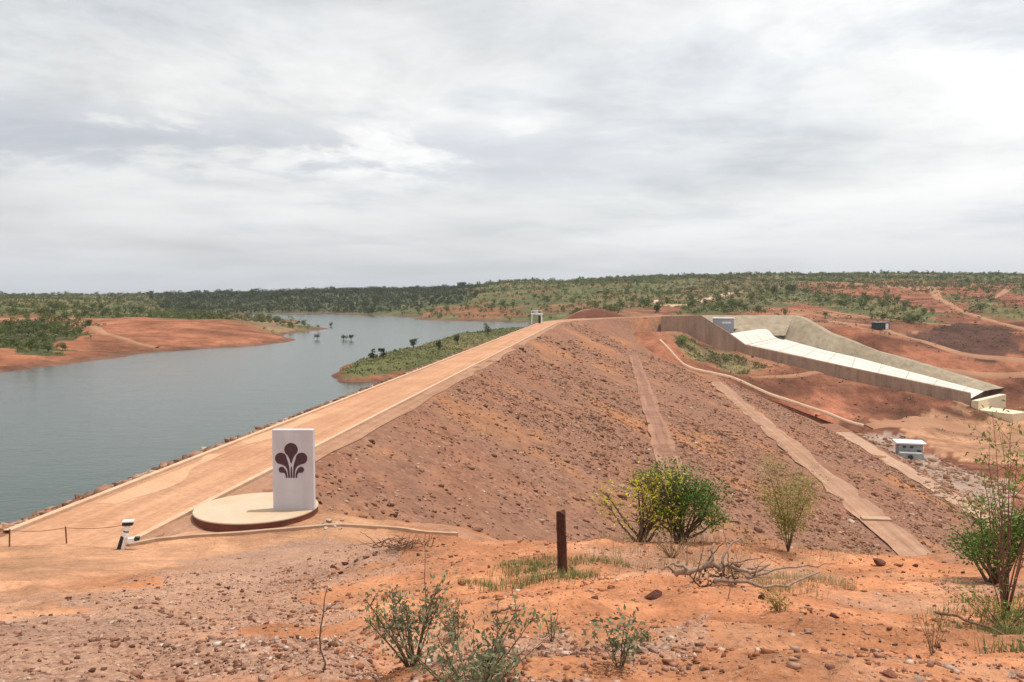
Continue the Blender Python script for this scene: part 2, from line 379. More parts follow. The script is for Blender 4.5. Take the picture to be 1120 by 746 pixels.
def ground_material():
    m, nt, b = mat('earth')
    at = nd(nt, 'ShaderNodeAttribute', attribute_name='cover'); ga = nd(nt, 'ShaderNodeAttribute', attribute_name='stony')
    p = pos(nt); L = nt.links
    n1 = noise(nt, p, .9, 6, .65); n2 = noise(nt, p, 5.5, 6, .7); n3 = noise(nt, p, .06, 6, .65); n4 = noise(nt, p, 24., 3, .7)
    c = mixc(nt, 1., at.outputs['Color'], ramp(nt, n3.outputs[0], [(.34, .66), (.66, 1.3)]).outputs[0], 'MULTIPLY')
    c = mixc(nt, 1., c, ramp(nt, n1.outputs[0], [(.3, .78), (.7, 1.2)]).outputs[0], 'MULTIPLY')
    c = mixc(nt, 1., c, ramp(nt, n2.outputs[0], [(.28, .72), (.5, 1.), (.75, 1.22)]).outputs[0], 'MULTIPLY')
    n5 = noise(nt, p, .22, 7, .68); c = mixc(nt, 1., c, ramp(nt, n5.outputs[0], [(.34, .70), (.5, 1.), (.66, 1.28)]).outputs[0], 'MULTIPLY')
    n6 = noise(nt, p, 14., 5, .75); c = mixc(nt, 1., c, ramp(nt, n6.outputs[0], [(.33, .62), (.46, 1.), (.75, 1.12)]).outputs[0], 'MULTIPLY')
    vo = nd(nt, 'ShaderNodeTexVoronoi', Scale=11.); L.new(p, vo.inputs['Vector'])
    vo2 = nd(nt, 'ShaderNodeTexVoronoi', Scale=29.); L.new(p, vo2.inputs['Vector'])
    st = ramp(nt, vo.outputs['Color'], [(.25, (.20, .105, .075)), (.45, (.40, .25, .19)), (.65, (.50, .31, .22)), (.85, (.34, .17, .11)), (1., (.6, .47, .38))])
    st2 = ramp(nt, vo2.outputs['Color'], [(.2, (.25, .12, .08)), (.5, (.46, .28, .2)), (.8, (.55, .36, .26))])
    f1 = nt.nodes.new('ShaderNodeMath'); f1.operation = 'MULTIPLY'; L.new(ga.outputs['Fac'], f1.inputs[0])
    L.new(ramp(nt, vo.outputs['Distance'], [(.2, .9), (.5, .12)]).outputs[0], f1.inputs[1])
    f2 = nt.nodes.new('ShaderNodeMath'); f2.operation = 'MULTIPLY'; L.new(ga.outputs['Fac'], f2.inputs[0])
    L.new(ramp(nt, vo2.outputs['Distance'], [(.2, .8), (.55, .15)]).outputs[0], f2.inputs[1])
    c = mixc(nt, f2.outputs[0], c, st2.outputs[0]); c = mixc(nt, f1.outputs[0], c, st.outputs[0])
    L.new(c, b.inputs['Base Color']); b.inputs['Roughness'].default_value = .95; b.inputs['Specular IOR Level'].default_value = .1
    h = bump(nt, n5.outputs[0], .4, 1.2); h = bump(nt, n1.outputs[0], .4, .3, h); h = bump(nt, n2.outputs[0], .6, .10, h); h = bump(nt, n6.outputs[0], .5, .03, h); h = bump(nt, n4.outputs[0], .5, .02, h)
    s = nt.nodes.new('ShaderNodeMath'); s.operation = 'MULTIPLY'; L.new(f1.outputs[0], s.inputs[0]); s.inputs[1].default_value = 1.
    h = bump(nt, s.outputs[0], .7, .04, h)
    L.new(h, b.inputs['Normal']); return m
def rubble_material():
    m, nt, b = mat('stone_facing')
    p = pos(nt); L = nt.links
    n1 = noise(nt, p, .045, 5, .6); n2 = noise(nt, p, .5, 6, .7); n3 = noise(nt, p, 3., 5, .7)
    c = ramp(nt, n1.outputs[0], [(.36, (.25, .112, .065)), (.5, (.225, .116, .075)), (.64, (.335, .148, .068))]).outputs[0]
    c = mixc(nt, 1., c, ramp(nt, n2.outputs[0], [(.3, .72), (.7, 1.28)]).outputs[0], 'MULTIPLY')
    c = mixc(nt, 1., c, ramp(nt, n3.outputs[0], [(.3, .84), (.7, 1.16)]).outputs[0], 'MULTIPLY')
    vo = nd(nt, 'ShaderNodeTexVoronoi', Scale=1.9); L.new(p, vo.inputs['Vector'])
    st = ramp(nt, vo.outputs['Color'], [(.2, (.12, .06, .045)), (.5, (.28, .155, .115)), (.75, (.37, .235, .18)), (.95, (.17, .09, .065))])
    f = nt.nodes.new('ShaderNodeMath'); f.operation = 'MULTIPLY'
    L.new(ramp(nt, vo.outputs['Distance'], [(.25, .7), (.5, 0.)]).outputs[0], f.inputs[0]); L.new(ramp(nt, noise(nt, p, .11, 4).outputs[0], [(.4, .15), (.6, 1.)]).outputs[0], f.inputs[1])
    c = mixc(nt, f.outputs[0], c, st.outputs[0])
    L.new(c, b.inputs['Base Color']); b.inputs['Roughness'].default_value = .95; b.inputs['Specular IOR Level'].default_value = .1
    h = bump(nt, n2.outputs[0], .6, .4); h = bump(nt, n3.outputs[0], .6, .15, h); h = bump(nt, f.outputs[0], .6, .2, h)
    L.new(h, b.inputs['Normal']); return m
def dirt(name, c, c2, sc=.35, fine=6., rut=0.):
    m, nt, b = mat(name); p = pos(nt); c0 = c
    n1 = noise(nt, p, sc, 6, .65); n2 = noise(nt, p, fine, 5, .7)
    c = mixc(nt, ramp(nt, n1.outputs[0], [(.38, 0.), (.64, 1.)]).outputs[0], c, c2)
    c = mixc(nt, 1., c, ramp(nt, n2.outputs[0], [(.3, .80), (.7, 1.16)]).outputs[0], 'MULTIPLY')
    if rut:
        mp = nd(nt, 'ShaderNodeMapping'); mp.vector_type = 'TEXTURE'; mp.inputs['Rotation'].default_value = (0, 0, -TH); mp.inputs['Scale'].default_value = (.65, 30., 1.); nt.links.new(p, mp.inputs[0])
        n3 = noise(nt, mp.outputs[0], 1., 5, .65); c = mixc(nt, 1., c, ramp(nt, n3.outputs[0], [(.36, 1-rut), (.5, 1.), (.64, 1+rut)]).outputs[0], 'MULTIPLY')
        n4 = noise(nt, p, 1.3, 5, .7); c = mixc(nt, ramp(nt, n4.outputs[0], [(.56, 0.), (.72, .6)]).outputs[0], c, tuple(v*.72 for v in c0))
    nt.links.new(c, b.inputs['Base Color']); b.inputs['Roughness'].default_value = .95; b.inputs['Specular IOR Level'].default_value = .1
    nt.links.new(bump(nt, n2.outputs[0], .4, .05), b.inputs['Normal']); return m
M = dict(
    ground=ground_material(), face=rubble_material(),
    road=dirt('road_dirt', (.41, .21, .12), (.48, .265, .158), .16, 3., .13),
    track=dirt('track_dirt', (.28, .138, .08), (.36, .195, .115), .08), paletrack=dirt('pale_track_dirt', (.46, .31, .21), (.53, .38, .27)),
    berm=dirt('berm_dirt', (.31, .172, .112), (.37, .22, .145), .35, 6., .18), verge=dirt('verge_dirt', (.30, .162, .10), (.37, .21, .135), .5, 6., .15), berm_pale=dirt('berm_pale_dirt', (.38, .235, .16), (.43, .28, .19), .35, 6., .18), berm_red=dirt('berm_reddish_dirt', (.23, .115, .077), (.29, .155, .105), .35, 6., .15), berm_mid=dirt('berm_wheel_track', (.27, .142, .095), (.34, .19, .127), .35, 6., .15),
    kerb=simple('kerb_concrete', (.52, .36, .245), .85, .12, 2., .3, .02, dirt=(.5, .27, .15)),
    gutter=simple('gutter_concrete', (.40, .265, .18), .85, .15, 2.),
    plinth=simple('plinth_render', (.50, .39, .28), .85, .06, 1.5, .2, .005, dirt=(.46, .32, .20), dscale=.5), plinth_edge=simple('plinth_edge_paint', (.16, .055, .035), .8, .15, 2.),
    stele=simple('stele_paint', (.53, .53, .59), .6, .03, 1.2, .1, .004, dirt=(.47, .45, .47), dscale=.7, streak=1.6), emblem=simple('emblem_paint', (.075, .035, .045), .6, .08, 4., .05, .002),
    chute=simple('chute_concrete', (.60, .565, .49), .8, .10, .35, .2, .02, dirt=(.47, .44, .39), dscale=.09),
    wallstone=simple('wall_stone', (.32, .215, .15), .9, .12, .8, .6, .1, dirt=(.29, .175, .115), dscale=.12, streak=.5),
    wallgrey=simple('wall_concrete', (.31, .25, .175), .9, .1, .6, .5, .08, dirt=(.26, .195, .13), dscale=.1, streak=.4),
    cream=simple('cream_concrete', (.66, .55, .38), .85, .1, .8), white=simple('white_paint', (.78, .77, .75), .6, .05, 2.),
    greyblock=simple('grey_block', (.30, .31, .31), .85, .2, 1.), dark=simple('dark_metal', (.03, .028, .028), .6, .2, 5.), bluegrey=simple('blue_grey_render', (.36, .37, .40), .8, .1, 2.),
    rust=simple('rusty_iron', (.17, .07, .04), .8, .3, 20.), rope=simple('rope_fibre', (.30, .16, .09), .9, .2, 30.),
    wood=simple('charred_wood', (.07, .028, .018), .9, .5, 14., .8, .02), deadwood=simple('dead_wood', (.30, .22, .17), .9, .4, 18., .6, .01), twig=simple('dry_twig', (.16, .09, .06), .9, .4, 18.),
    bark=simple('bark', (.13, .085, .055), .9, .35, 14.), redstem=simple('reddish_stem', (.15, .07, .05), .8, .3, 14.),
    rock_red=simple('red_rock', (.30, .12, .075), .9, .35, 7., .6, .03), rock_pink=simple('pinkish_rock', (.44, .29, .22), .9, .3, 7., .6, .03), rock_dark=simple('dark_red_rock', (.13, .05, .035), .9, .4, 7., .6, .03), rock_grey=simple('grey_rock', (.42, .35, .30), .9, .3, 6., .6, .03),
    leaf_green=leafmat('green_leaf', (.045, .105, .018), (.15, .26, .045)), leaf_yellow=leafmat('yellow_leaf', (.42, .42, .03), (.62, .55, .05)), leaf_olive=leafmat('olive_leaf', (.17, .18, .04), (.34, .32, .08)),
    leaf_grey=leafmat('grey_green_leaf', (.10, .12, .06), (.24, .25, .14)), leaf_dark=leafmat('dark_leaf', (.028, .06, .016), (.09, .14, .035)), leaf_dry=leafmat('dry_grass', (.24, .165, .085), (.40, .30, .16)), leaf_light=leafmat('light_green_leaf', (.10, .16, .03), (.24, .30, .07)),
    tree_far=leafmat('far_tree_leaf', (.055, .075, .022), (.20, .215, .065)), tree_dark=leafmat('dark_tree_leaf', (.035, .045, .018), (.10, .11, .045)), grass=leafmat('grass_blade', (.09, .13, .035), (.22, .22, .08)),
)
def stone_attr_material(name, stops):
    m, nt, b = mat(name); at = nd(nt, 'ShaderNodeAttribute', attribute_name='tint')
    c = ramp(nt, at.outputs['Fac'], stops).outputs[0]
    n = noise(nt, pos(nt), 9., 4); c = mixc(nt, 1., c, ramp(nt, n.outputs[0], [(.3, .75), (.7, 1.25)]).outputs[0], 'MULTIPLY')
    nt.links.new(c, b.inputs['Base Color']); b.inputs['Roughness'].default_value = .95; b.inputs['Specular IOR Level'].default_value = .1; return m
M['rubble'] = stone_attr_material('rubble_stone', [(0, (.10, .046, .03)), (.35, (.23, .112, .066)), (.75, (.33, .182, .118)), (.95, (.40, .265, .19)), (1, (.46, .37, .29))])
M['gravel'] = stone_attr_material('gravel_stone', [(0, (.10, .045, .03)), (.35, (.27, .13, .085)), (.7, (.38, .225, .16)), (.94, (.45, .32, .25)), (1, (.55, .47, .4))])

# ------------------------------------------------------------------ terrain sheet
def pp(pts, **k): return [hit(*q, fn=terrain, **k)[:2] for q in pts]
def blotch(x, y, poly, soft, nz, seed):
    w = vnoise(x/nz, y/nz, seed)*soft+vnoise(x/nz*3.1, y/nz*3.1, seed+5)*soft*.5
    v = vnoise(x/nz+40, y/nz+9, seed+2)*soft
    return in_poly(x+w, y+v, poly)
P_GRAV = pp([(205, 612), (350, 588), (440, 598), (400, 625), (372, 660), (350, 700), (395, 760), (-120, 760), (-60, 700), (60, 668), (150, 640)])
P_GRAV2 = pp([(640, 690), (800, 672), (760, 720), (900, 760), (560, 760), (600, 715)])
P_GREENL = pp([(-60, 352), (70, 350), (98, 366), (100, 383), (40, 386), (-60, 384)], lo=60)
P_G2 = pp([(840, 320), (900, 322), (960, 326), (1030, 342), (1036, 356), (985, 354), (930, 342), (880, 331)], lo=60)
P_G3 = pp([(1030, 322), (1075, 326), (1125, 342), (1125, 352), (1070, 344)], lo=60)
P_G4 = pp([(735, 344), (790, 330), (830, 318), (890, 320), (880, 331), (835, 336), (815, 343)], lo=60)
P_MOUND = pp([(735, 372), (760, 372), (800, 384), (850, 400), (840, 406), (790, 404), (757, 398)], lo=60)
P_DARK = pp([(1045, 352), (1125, 362), (1125, 392), (1060, 390), (1000, 372)], lo=60)
P_DARK2 = pp([(905, 350), (1000, 350), (1040, 366), (960, 362)], lo=60)
P_FLOOR = pp([(935, 462), (1040, 452), (1200, 455), (1200, 520), (1040, 500), (1000, 478)], lo=60)
P_ROCKY = pp([(930, 474), (985, 478), (1030, 500), (1130, 540), (1130, 580), (1050, 575), (1000, 525)], lo=60)
P_SPIT = pp([(230, 348), (330, 348), (400, 352), (380, 358), (300, 364)], lo=60)
P_BARE1 = pp([(880, 311), (960, 307), (1125, 308), (1125, 330), (1020, 320), (900, 322)], lo=60)
P_REDHILL = pp([(470, 344), (480, 335), (560, 336), (575, 346), (520, 350)], lo=60)
def build_terrain():
    az = np.r_[np.arange(-180, -45, 3.), np.arange(-45, -38, .5), np.arange(-38, 38, .165), np.arange(38, 45, .5), np.arange(45, 180, 3.)]*math.pi/180
    r = [.7]
    while r[-1] < 9500: r.append(r[-1]*(1.0125 if r[-1] < 900 else 1.03))
    r = np.array(r); rr, aa = np.meshgrid(r, az, indexing='ij')
    X = rr*np.sin(aa); Y = rr*np.cos(aa); Z = terrain(X, Y)
    col = np.empty(X.shape+(3,)); stony = np.zeros(X.shape)
    def put(mask, c): m = np.clip(mask*1., 0, 1)[..., None]; col[:] = col*(1-m)+np.asarray(c)*m
    n1 = fbm(X/3.3, Y/3.3, 31, 4); n2 = fbm(X/25, Y/25, 33, 4); n3 = fbm(X/80, Y/80, 37, 4)
    col[:] = ORANGE
    put(.6*smooth(-.1, .35, n1), GRAVELC*.95); n0 = fbm(X/1.1, Y/1.1, 29, 4); put(.45*smooth(.05, .4, n0), ORANGE*np.array([.74, .66, .6])); put(.4*smooth(.1, .4, -n0), SAND*.97); put(.5*smooth(.1, .45, -n1), ORANGE*np.array([.9, .82, .75]))
    near = rr < 60
    stony[near] = .18+.35*smooth(0, .4, n1[near])
    sandy = near & (X < -4)
    put(smooth(22, 29, rr)*(X < -1.5*1)*smooth(-3, -7, X)*near, SAND)
    put(smooth(8, 14, rr)*smooth(-.42, -.55, aa)*near*.8, SAND*.93)
    stony[near] *= (1-.85*(smooth(21, 28, rr)*smooth(-3, -7, X)))[near]
    g = near*np.clip(blotch(X, Y, P_GRAV, 1.1, 1.7, 3)*1.+.8*blotch(X, Y, P_GRAV2, .9, 1.2, 8), 0, 1)
    put(g*(.55+.3*smooth(-.3, .3, n1)), GRAVELC); stony = np.maximum(stony*(1-.0*g), g*.85)
    # beyond the dam
    D = rr; left = smooth(-.02, -.1, aa+.19); mid = D > 60
    put(mid, REDE)
    put(mid*smooth(.0, .25, n2), REDE*1.35); put(mid*smooth(.05, .3, n3)*.7, TAN*.85)
    st_ = fbm(X/42+Y/60, Y/9-X/50, 43, 5); ra = mid & (aa > .08) & (D > 250)
    put(ra*smooth(.05, .3, st_)*.75, REDE*.55); put(ra*smooth(.08, .3, -st_)*.6, REDE*1.7)
    lb = mid & (aa < -.12) & (D < 700)
    put(lb, BANK); put(lb*smooth(.05, .3, st_)*.6, BANK*.6); put(lb*smooth(.0, .3, n2)*.6, BANK*1.3); put(lb*smooth(.1, .35, -n2)*.5, BANK*.7)
    edge = 330+70*np.sin(aa*9)+60*n3
    scr = np.where(aa < -.12, smooth(edge, edge+50, D), (lambda t: smooth(t, t+45, D))(np.interp(aa, [.12, .2, .31, .38], [410, 425, 470, 640])+45*n3))
    put(scr*mid, SCRUB); put(scr*mid*smooth(-.05, .25, n3)*.7, DRYG); put(scr*mid*smooth(.0, .3, n2)*.5, DRYG*.75); put(scr*mid*smooth(.14, .36, n2)*.6, REDE*1.2)
    put((D > 1100)*1., SCRUB*.6)
    df = smooth(620, 680, D+60*n3)*smooth(-.46, -.36, aa+.08*n3)*(aa < -.06+.05*n3); put(df*.85, FORESTF)
    pen = mid & (D < 420) & (aa > -.25) & (aa < .03) & (Z > -5.1+.5*n2); put(pen*1., SCRUB*1.05); put(pen*smooth(.05, .3, n2)*.6, DRYG)
    for P, c, s_, nz, amt in ((P_GREENL, SCRUB*.7, 8, 14, 1), (P_G2, SCRUB, 10, 18, 1), (P_G3, SCRUB*1.1, 12, 20, .8), (P_G4, SCRUB, 10, 18, 1), (P_MOUND, (.17, .14, .065), 3, 6, .9),
                              (P_DARK, DARKP, 8, 14, .9), (P_DARK2, REDE*.6, 6, 12, .7), (P_FLOOR, TAN*1.05, 7, 12, .9), (P_ROCKY, (.30, .24, .20), 4, 7, .9), (P_SPIT, (.22, .14, .08), 14, 30, .9), (P_BARE1, REDE*1.3, 26, 50, .95), (P_REDHILL, BANK*.9, 15, 25, .8)):
        b = blotch(X, Y, P, s_, nz, 51)*mid*amt; put(b, c)
        if any(P is q for q in (P_G2, P_G3, P_G4)): put(b*smooth(-.05, .2, n1*.0+n2)*.6, DRYG)
        if P is P_ROCKY: stony = np.maximum(stony, b*.8)
    wet = (Z < -5.35+.35*n2) & mid & (aa < .12); put(wet*.8, (.15, .075, .05))
    o = grid_mesh('terrain', X, Y, Z, M['ground'], {'cover': col, 'stony': stony}, wrap=True)
    tag(o, kind='structure')
    mb = MB(); ring = [(X[0, j], Y[0, j], Z[0, j]) for j in range(X.shape[1])]
    return o
build_terrain()

# ------------------------------------------------------------------ reservoir water
def water():
    m, nt, b = mat('reservoir_water')
    b.inputs['Base Color'].default_value = (.027, .047, .037, 1); b.inputs['Roughness'].default_value = .14; b.inputs['IOR'].default_value = 1.33
    p = pos(nt)
    mp = nd(nt, 'ShaderNodeMapping'); mp.inputs['Scale'].default_value = (1., 1.6, 1.); mp.inputs['Rotation'].default_value = (0, 0, .3); nt.links.new(p, mp.inputs[0])
    n1 = noise(nt, mp.outputs[0], 1.3, 4, .6); n2 = noise(nt, mp.outputs[0], .09, 4, .6)
    h = bump(nt, n1.outputs[0], .35, .12); h = bump(nt, n2.outputs[0], .3, .5, h); nt.links.new(h, b.inputs['Normal'])
    pts = [dam_frame(s)[0]+dam_frame(s)[1]*-3 for s in list(range(20, 340, 12))]
    pts += [np.array(q) for q in ((66, 336), (80, 345), (108, 380), (100, 420), (60, 760), (-700, 900), (-900, 300), (-500, 30), (-60, 14))]
    mb = MB(); mb.add([(q[0], q[1], WATER) for q in pts], [tuple(range(len(pts)))])
    o = mb.build('reservoir_water', m); tag(o, kind='structure')
water()

# ------------------------------------------------------------------ the dam
def build_dam():
    ss = np.r_[np.arange(S0, S1, 2.5), np.arange(S1, S3, 2.5), S3]
    oo = []
    for a, b in zip(SO[:-1], SO[1:]): oo += list(np.linspace(a, b, max(2, int((b-a)/2.2)+1))[:-1])
    oo = np.array(oo+[SO[-1]])
    X = np.empty((len(ss), len(oo))); Y = X.copy(); Z = X.copy()
    for i, s in enumerate(ss):
        p, n = dam_frame(s)
        of = oo.copy()
        if s > S1+4: of = np.minimum(of, 56)     # the bend ends against the abutment
        X[i] = p[0]+n[0]*of; Y[i] = p[1]+n[1]*of; Z[i] = np.interp(oo, SO, SZ)+crest_rise(s)
        if s > S1:
            lo = of > 1.7; st = X[i]*DV[0]+Y[i]*DV[1]; ot = X[i]*NV[0]+Y[i]*NV[1]-TR; w = smooth(16, 44, ot)*lo
            Z[i] = Z[i]*(1-w)+np.interp(ot, SO, SZ)*w-.3*(oo > 56)
        Z[i] -= 14*in_poly(X[i], Y[i], ABUT)
    flatm = ((oo > .5) & (oo < 90) & ~((oo > 24) & (oo < 27.6)) & ~((oo > 49) & (oo < 54)))[None]
    Z = Z+flatm*(.35*fbm(X/7, Y/7, 61, 3)+.12*fbm(X/1.8, Y/1.8, 63, 2))*np.clip((oo-2)/4, 0, 1)[None]
    o = grid_mesh('embankment_dam', X, Y, Z, M['face'], smooth_=True)
    tag(o, 'long red rubble-faced earth dam with stepped benches running away to the spillway', 'dam')
    ps, po = np.meshgrid(np.arange(S1-.5, 312, 2.), np.arange(50, 112, 2.), indexing='ij')
    px_ = NV[0]*(TR+po)+DV[0]*ps; py_ = NV[1]*(TR+po)+DV[1]*ps
    grid_mesh('abutment_fill', px_, py_, np.interp(po, SO, SZ)-.06-14*in_poly(px_, py_, ABUT)+.3*fbm(px_/7, py_/7, 61, 3), M['face']).parent = o
    def dstrip(name, o0, o1, s0, s1, m, lift=.1, thick=0., ds=2.5, wob=0., parent=o):
        s = np.arange(s0, s1+.01, ds); n = 2 if not thick else 4
        V = []
        for q in s:
            p, nn = dam_frame(q); a, b = o0, o1
            if wob: a += wob*float(vnoise(q/5., 1., 5)); b += wob*float(vnoise(q/5., 9., 6))
            za = float(np.interp(a, SO, SZ)+crest_rise(q)); zb = float(np.interp(b, SO, SZ)+crest_rise(q))
            A = p+nn*a; B = p+nn*b
            if thick: V += [(A[0], A[1], za-.1), (A[0], A[1], za+thick), (B[0], B[1], zb+thick), (B[0], B[1], zb-.1)]
            else:
                for t in np.linspace(0, 1, 5):
                    q_ = A*(1-t)+B*t; V.append((q_[0], q_[1], za*(1-t)+zb*t+lift))
        V = np.array(V).reshape(len(s), -1, 3)
        g = grid_mesh(name, V[..., 0], V[..., 1], V[..., 2], m, smooth_=False)
        if parent is not None: g.parent = parent
        return g
    dstrip('berm_path', 24.4, 27.1, 60, 268, M['berm_red'], wob=.4); dstrip('berm_path', 24.3, 25.0, 60, 268, M['berm_mid'], .14, wob=.25); dstrip('berm_path', 26.5, 27.2, 60, 268, M['berm_mid'], .14, wob=.25)
    dstrip('berm_path', 49.6, 53.4, 50, 266, M['berm'], wob=.55)
    dstrip('berm_path', 86.4, 90.6, 90, 258, M['berm_pale'], wob=.5)
    dstrip('verge', .1, 1.65, 30, S3, M['verge'], .05, wob=.3)
    k = dstrip('kerb', -.18, .12, 30.5, S3, M['kerb'], thick=.16, parent=None); tag(k, 'thin pale concrete kerb between the crest road and the rubble slope', 'kerb')
    k = dstrip('kerb', -RW-.35, -RW-.02, 31, 318, M['kerb'], thick=.14, parent=None); tag(k, 'thin pale concrete kerb on the water side of the crest road', 'kerb')
    rd = dstrip('crest_road', -RW, -.2, S0, S3, M['road'], .012, parent=None); tag(rd, kind='structure')
    # pale sand blown along the water side kerb
    sd = dstrip('sand_drift', -RW+.02, -RW+1.5, 36, 66, M['paletrack'], .02, wob=.9, ds=.8); sd.data.materials[0] = dirt('drifted_sand', (.49, .285, .17), (.53, .32, .195))
    slab = MB(); p, nn = dam_frame(105); q = p+nn*51.5; slab.box((q[0], q[1], -17.85), (3.4, 1.3, .35), -TH); slab.build('crossing_slab', M['gutter'], o)
    return o
DAM = build_dam()

BV = np.array([[sx_, sy_, sz_] for sz_ in (-1, 1) for sy_ in (-1, 1) for sx_ in (-1, 1)], float)*.72
BF = np.array([(0, 2, 3), (0, 3, 1), (4, 5, 7), (4, 7, 6), (0, 1, 5), (0, 5, 4), (1, 3, 7), (1, 7, 5), (3, 2, 6), (3, 6, 7), (2, 0, 4), (2, 4, 6)])
def stones(name, P, size, m, flat=.6, tint=None):
    n = len(P); v = BV[None]+RNG.uniform(-.42, .42, (n, 8, 3)); q_ = RNG.normal(size=(n, 1, 3)); v = v-.25*np.maximum(0, (v*q_).sum(2, keepdims=True))*q_*.4
    sc = RNG.uniform(.6, 1.35, (n, 1, 3)); sc[..., 2] *= flat
    v = v*sc*size[:, None, None]*.5
    a = RNG.uniform(0, 6.28, n); ca, sa = np.cos(a)[:, None], np.sin(a)[:, None]
    x = v[..., 0]*ca-v[..., 1]*sa; y = v[..., 0]*sa+v[..., 1]*ca
    v = np.stack([x, y, v[..., 2]], -1)+P[:, None]
    f = (BF[None]+np.arange(n)[:, None, None]*8).reshape(-1, 3).astype(np.int32); v = v.reshape(-1, 3).astype(np.float32)
    me = bpy.data.meshes.new(name); me.vertices.add(len(v)); me.vertices.foreach_set('co', v.ravel())
    me.loops.add(f.size); me.loops.foreach_set('vertex_index', f.ravel()); me.polygons.add(len(f)); me.polygons.foreach_set('loop_start', np.arange(len(f), dtype=np.int32)*3)
    t = RNG.uniform(0, 1, n)**1.3 if tint is None else tint
    at = me.attributes.new('tint', 'FLOAT', 'POINT'); at.data.foreach_set('value', np.repeat(t, 8).astype(np.float32))
    me.update(calc_edges=True); me.materials.append(m)
    o = bpy.data.objects.new(name, me); C.objects.link(o); return o
# rubble on the downstream face
def rubble():
    n = 52000; s = 38+262*RNG.uniform(0, 1, n)**1.5; o = RNG.uniform(1.8, 88, n)
    jit = RNG.exponential(.35, n); keep = ~((o > 24.2+jit) & (o < 27.3-jit*.5)) & ~((o > 49.2+jit) & (o < 53.8-jit*.5)) & ~((o > 86.2+jit) & (o < 90.7)) & (s < 345-o*1.0)
    qq = [dam_frame(q) for q in s]; keep &= ~in_poly(np.array([f[0][0] for f in qq])+np.array([f[1][0] for f in qq])*o, np.array([f[0][1] for f in qq])+np.array([f[1][1] for f in qq])*o, ABUT)
    s, o = s[keep], o[keep]
    fr = [dam_frame(q) for q in s]; X = np.array([f[0][0] for f in fr])+np.array([f[1][0] for f in fr])*o; Y = np.array([f[0][1] for f in fr])+np.array([f[1][1] for f in fr])*o
    dens = .5+1.3*fbm(X/22, Y/22, 71, 4)+.25*smooth(20, 50, o)-.3*smooth(15, 3, o)
    k = RNG.uniform(0, 1, len(s)) < dens; s, o, X, Y = s[k], o[k], X[k], Y[k]
    Z = dam_z(X, Y)+(.35*fbm(X/7, Y/7, 61, 3)+.12*fbm(X/1.8, Y/1.8, 63, 2))*np.clip((o-2)/4, 0, 1)
    size = np.clip(RNG.lognormal(-1.86, .6, len(s)), .06, .85)*(1+.5*smooth(50, 150, s))
    ob = stones('rubble', np.stack([X, Y, Z+size*.05], 1), size, M['rubble']); tag(ob, 'loose reddish stones covering the downstream face of the dam', 'rubble', kind='stuff')
rubble()
def rubble_fine():
    n = 34000; s = RNG.uniform(36, 150, n); o = RNG.uniform(1.8, 48, n)
    keep = ~((o > 23.8) & (o < 27.8)); s, o = s[keep], o[keep]
    X = NV[0]*(TR+o)+DV[0]*s; Y = NV[1]*(TR+o)+DV[1]*s
    k = RNG.uniform(0, 1, len(s)) < .7+1.1*fbm(X/9, Y/9, 171, 4)-.15*smooth(9, 2, o); s, o, X, Y = s[k], o[k], X[k], Y[k]
    Z = np.interp(o, SO, SZ)+(.35*fbm(X/7, Y/7, 61, 3)+.12*fbm(X/1.8, Y/1.8, 63, 2))*np.clip((o-2)/4, 0, 1)
    k = Z > terrain(X, Y); X, Y, Z, s = X[k], Y[k], Z[k], s[k]
    size = np.clip(RNG.lognormal(-1.98, .52, len(X)), .06, .6)
    tag(stones('small_rubble', np.stack([X, Y, Z+size*.05], 1), size, M['rubble']), 'smaller stones scattered over the near end of the dam face', 'rubble', kind='stuff')
rubble_fine()
def riprap():
    n = 11000; s = 31+270*RNG.uniform(0, 1, n)**1.6; o = -RW-.75-17*RNG.uniform(0, 1, n)**1.3
    fr = [dam_frame(q) for q in s]; X = np.array([f[0][0] for f in fr])+np.array([f[1][0] for f in fr])*o; Y = np.array([f[0][1] for f in fr])+np.array([f[1][1] for f in fr])*o
    size = np.clip(RNG.lognormal(-1.0, .4, n), .15, .8); Z = np.interp(o, SO, SZ)+size*.12
    ob = stones('riprap_stones', np.stack([X, Y, Z], 1), size, M['rubble'], .7, RNG.uniform(.05, 1, n)); tag(ob, 'grey and red riprap stones along the water side of the dam crest', 'riprap', kind='stuff')
riprap()
def valley_rocks():
    P = []
    while len(P) < 900:
        q = np.array([RNG.uniform(85, 170), RNG.uniform(120, 260)])
        if in_poly(np.array([q[0]]), np.array([q[1]]), P_ROCKY)[0]: P.append(q)
    P = np.array(P); size = np.clip(RNG.lognormal(-.4, .5, len(P)), .3, 2.2)
    ob = stones('toe_rubble', np.c_[P, ground(P[:, 0], P[:, 1])+size*.1], size, M['rubble'], .7, RNG.uniform(.5, 1, len(P))); tag(ob, 'grey broken stone spread along the foot of the dam', 'rubble', kind='stuff')
valley_rocks()

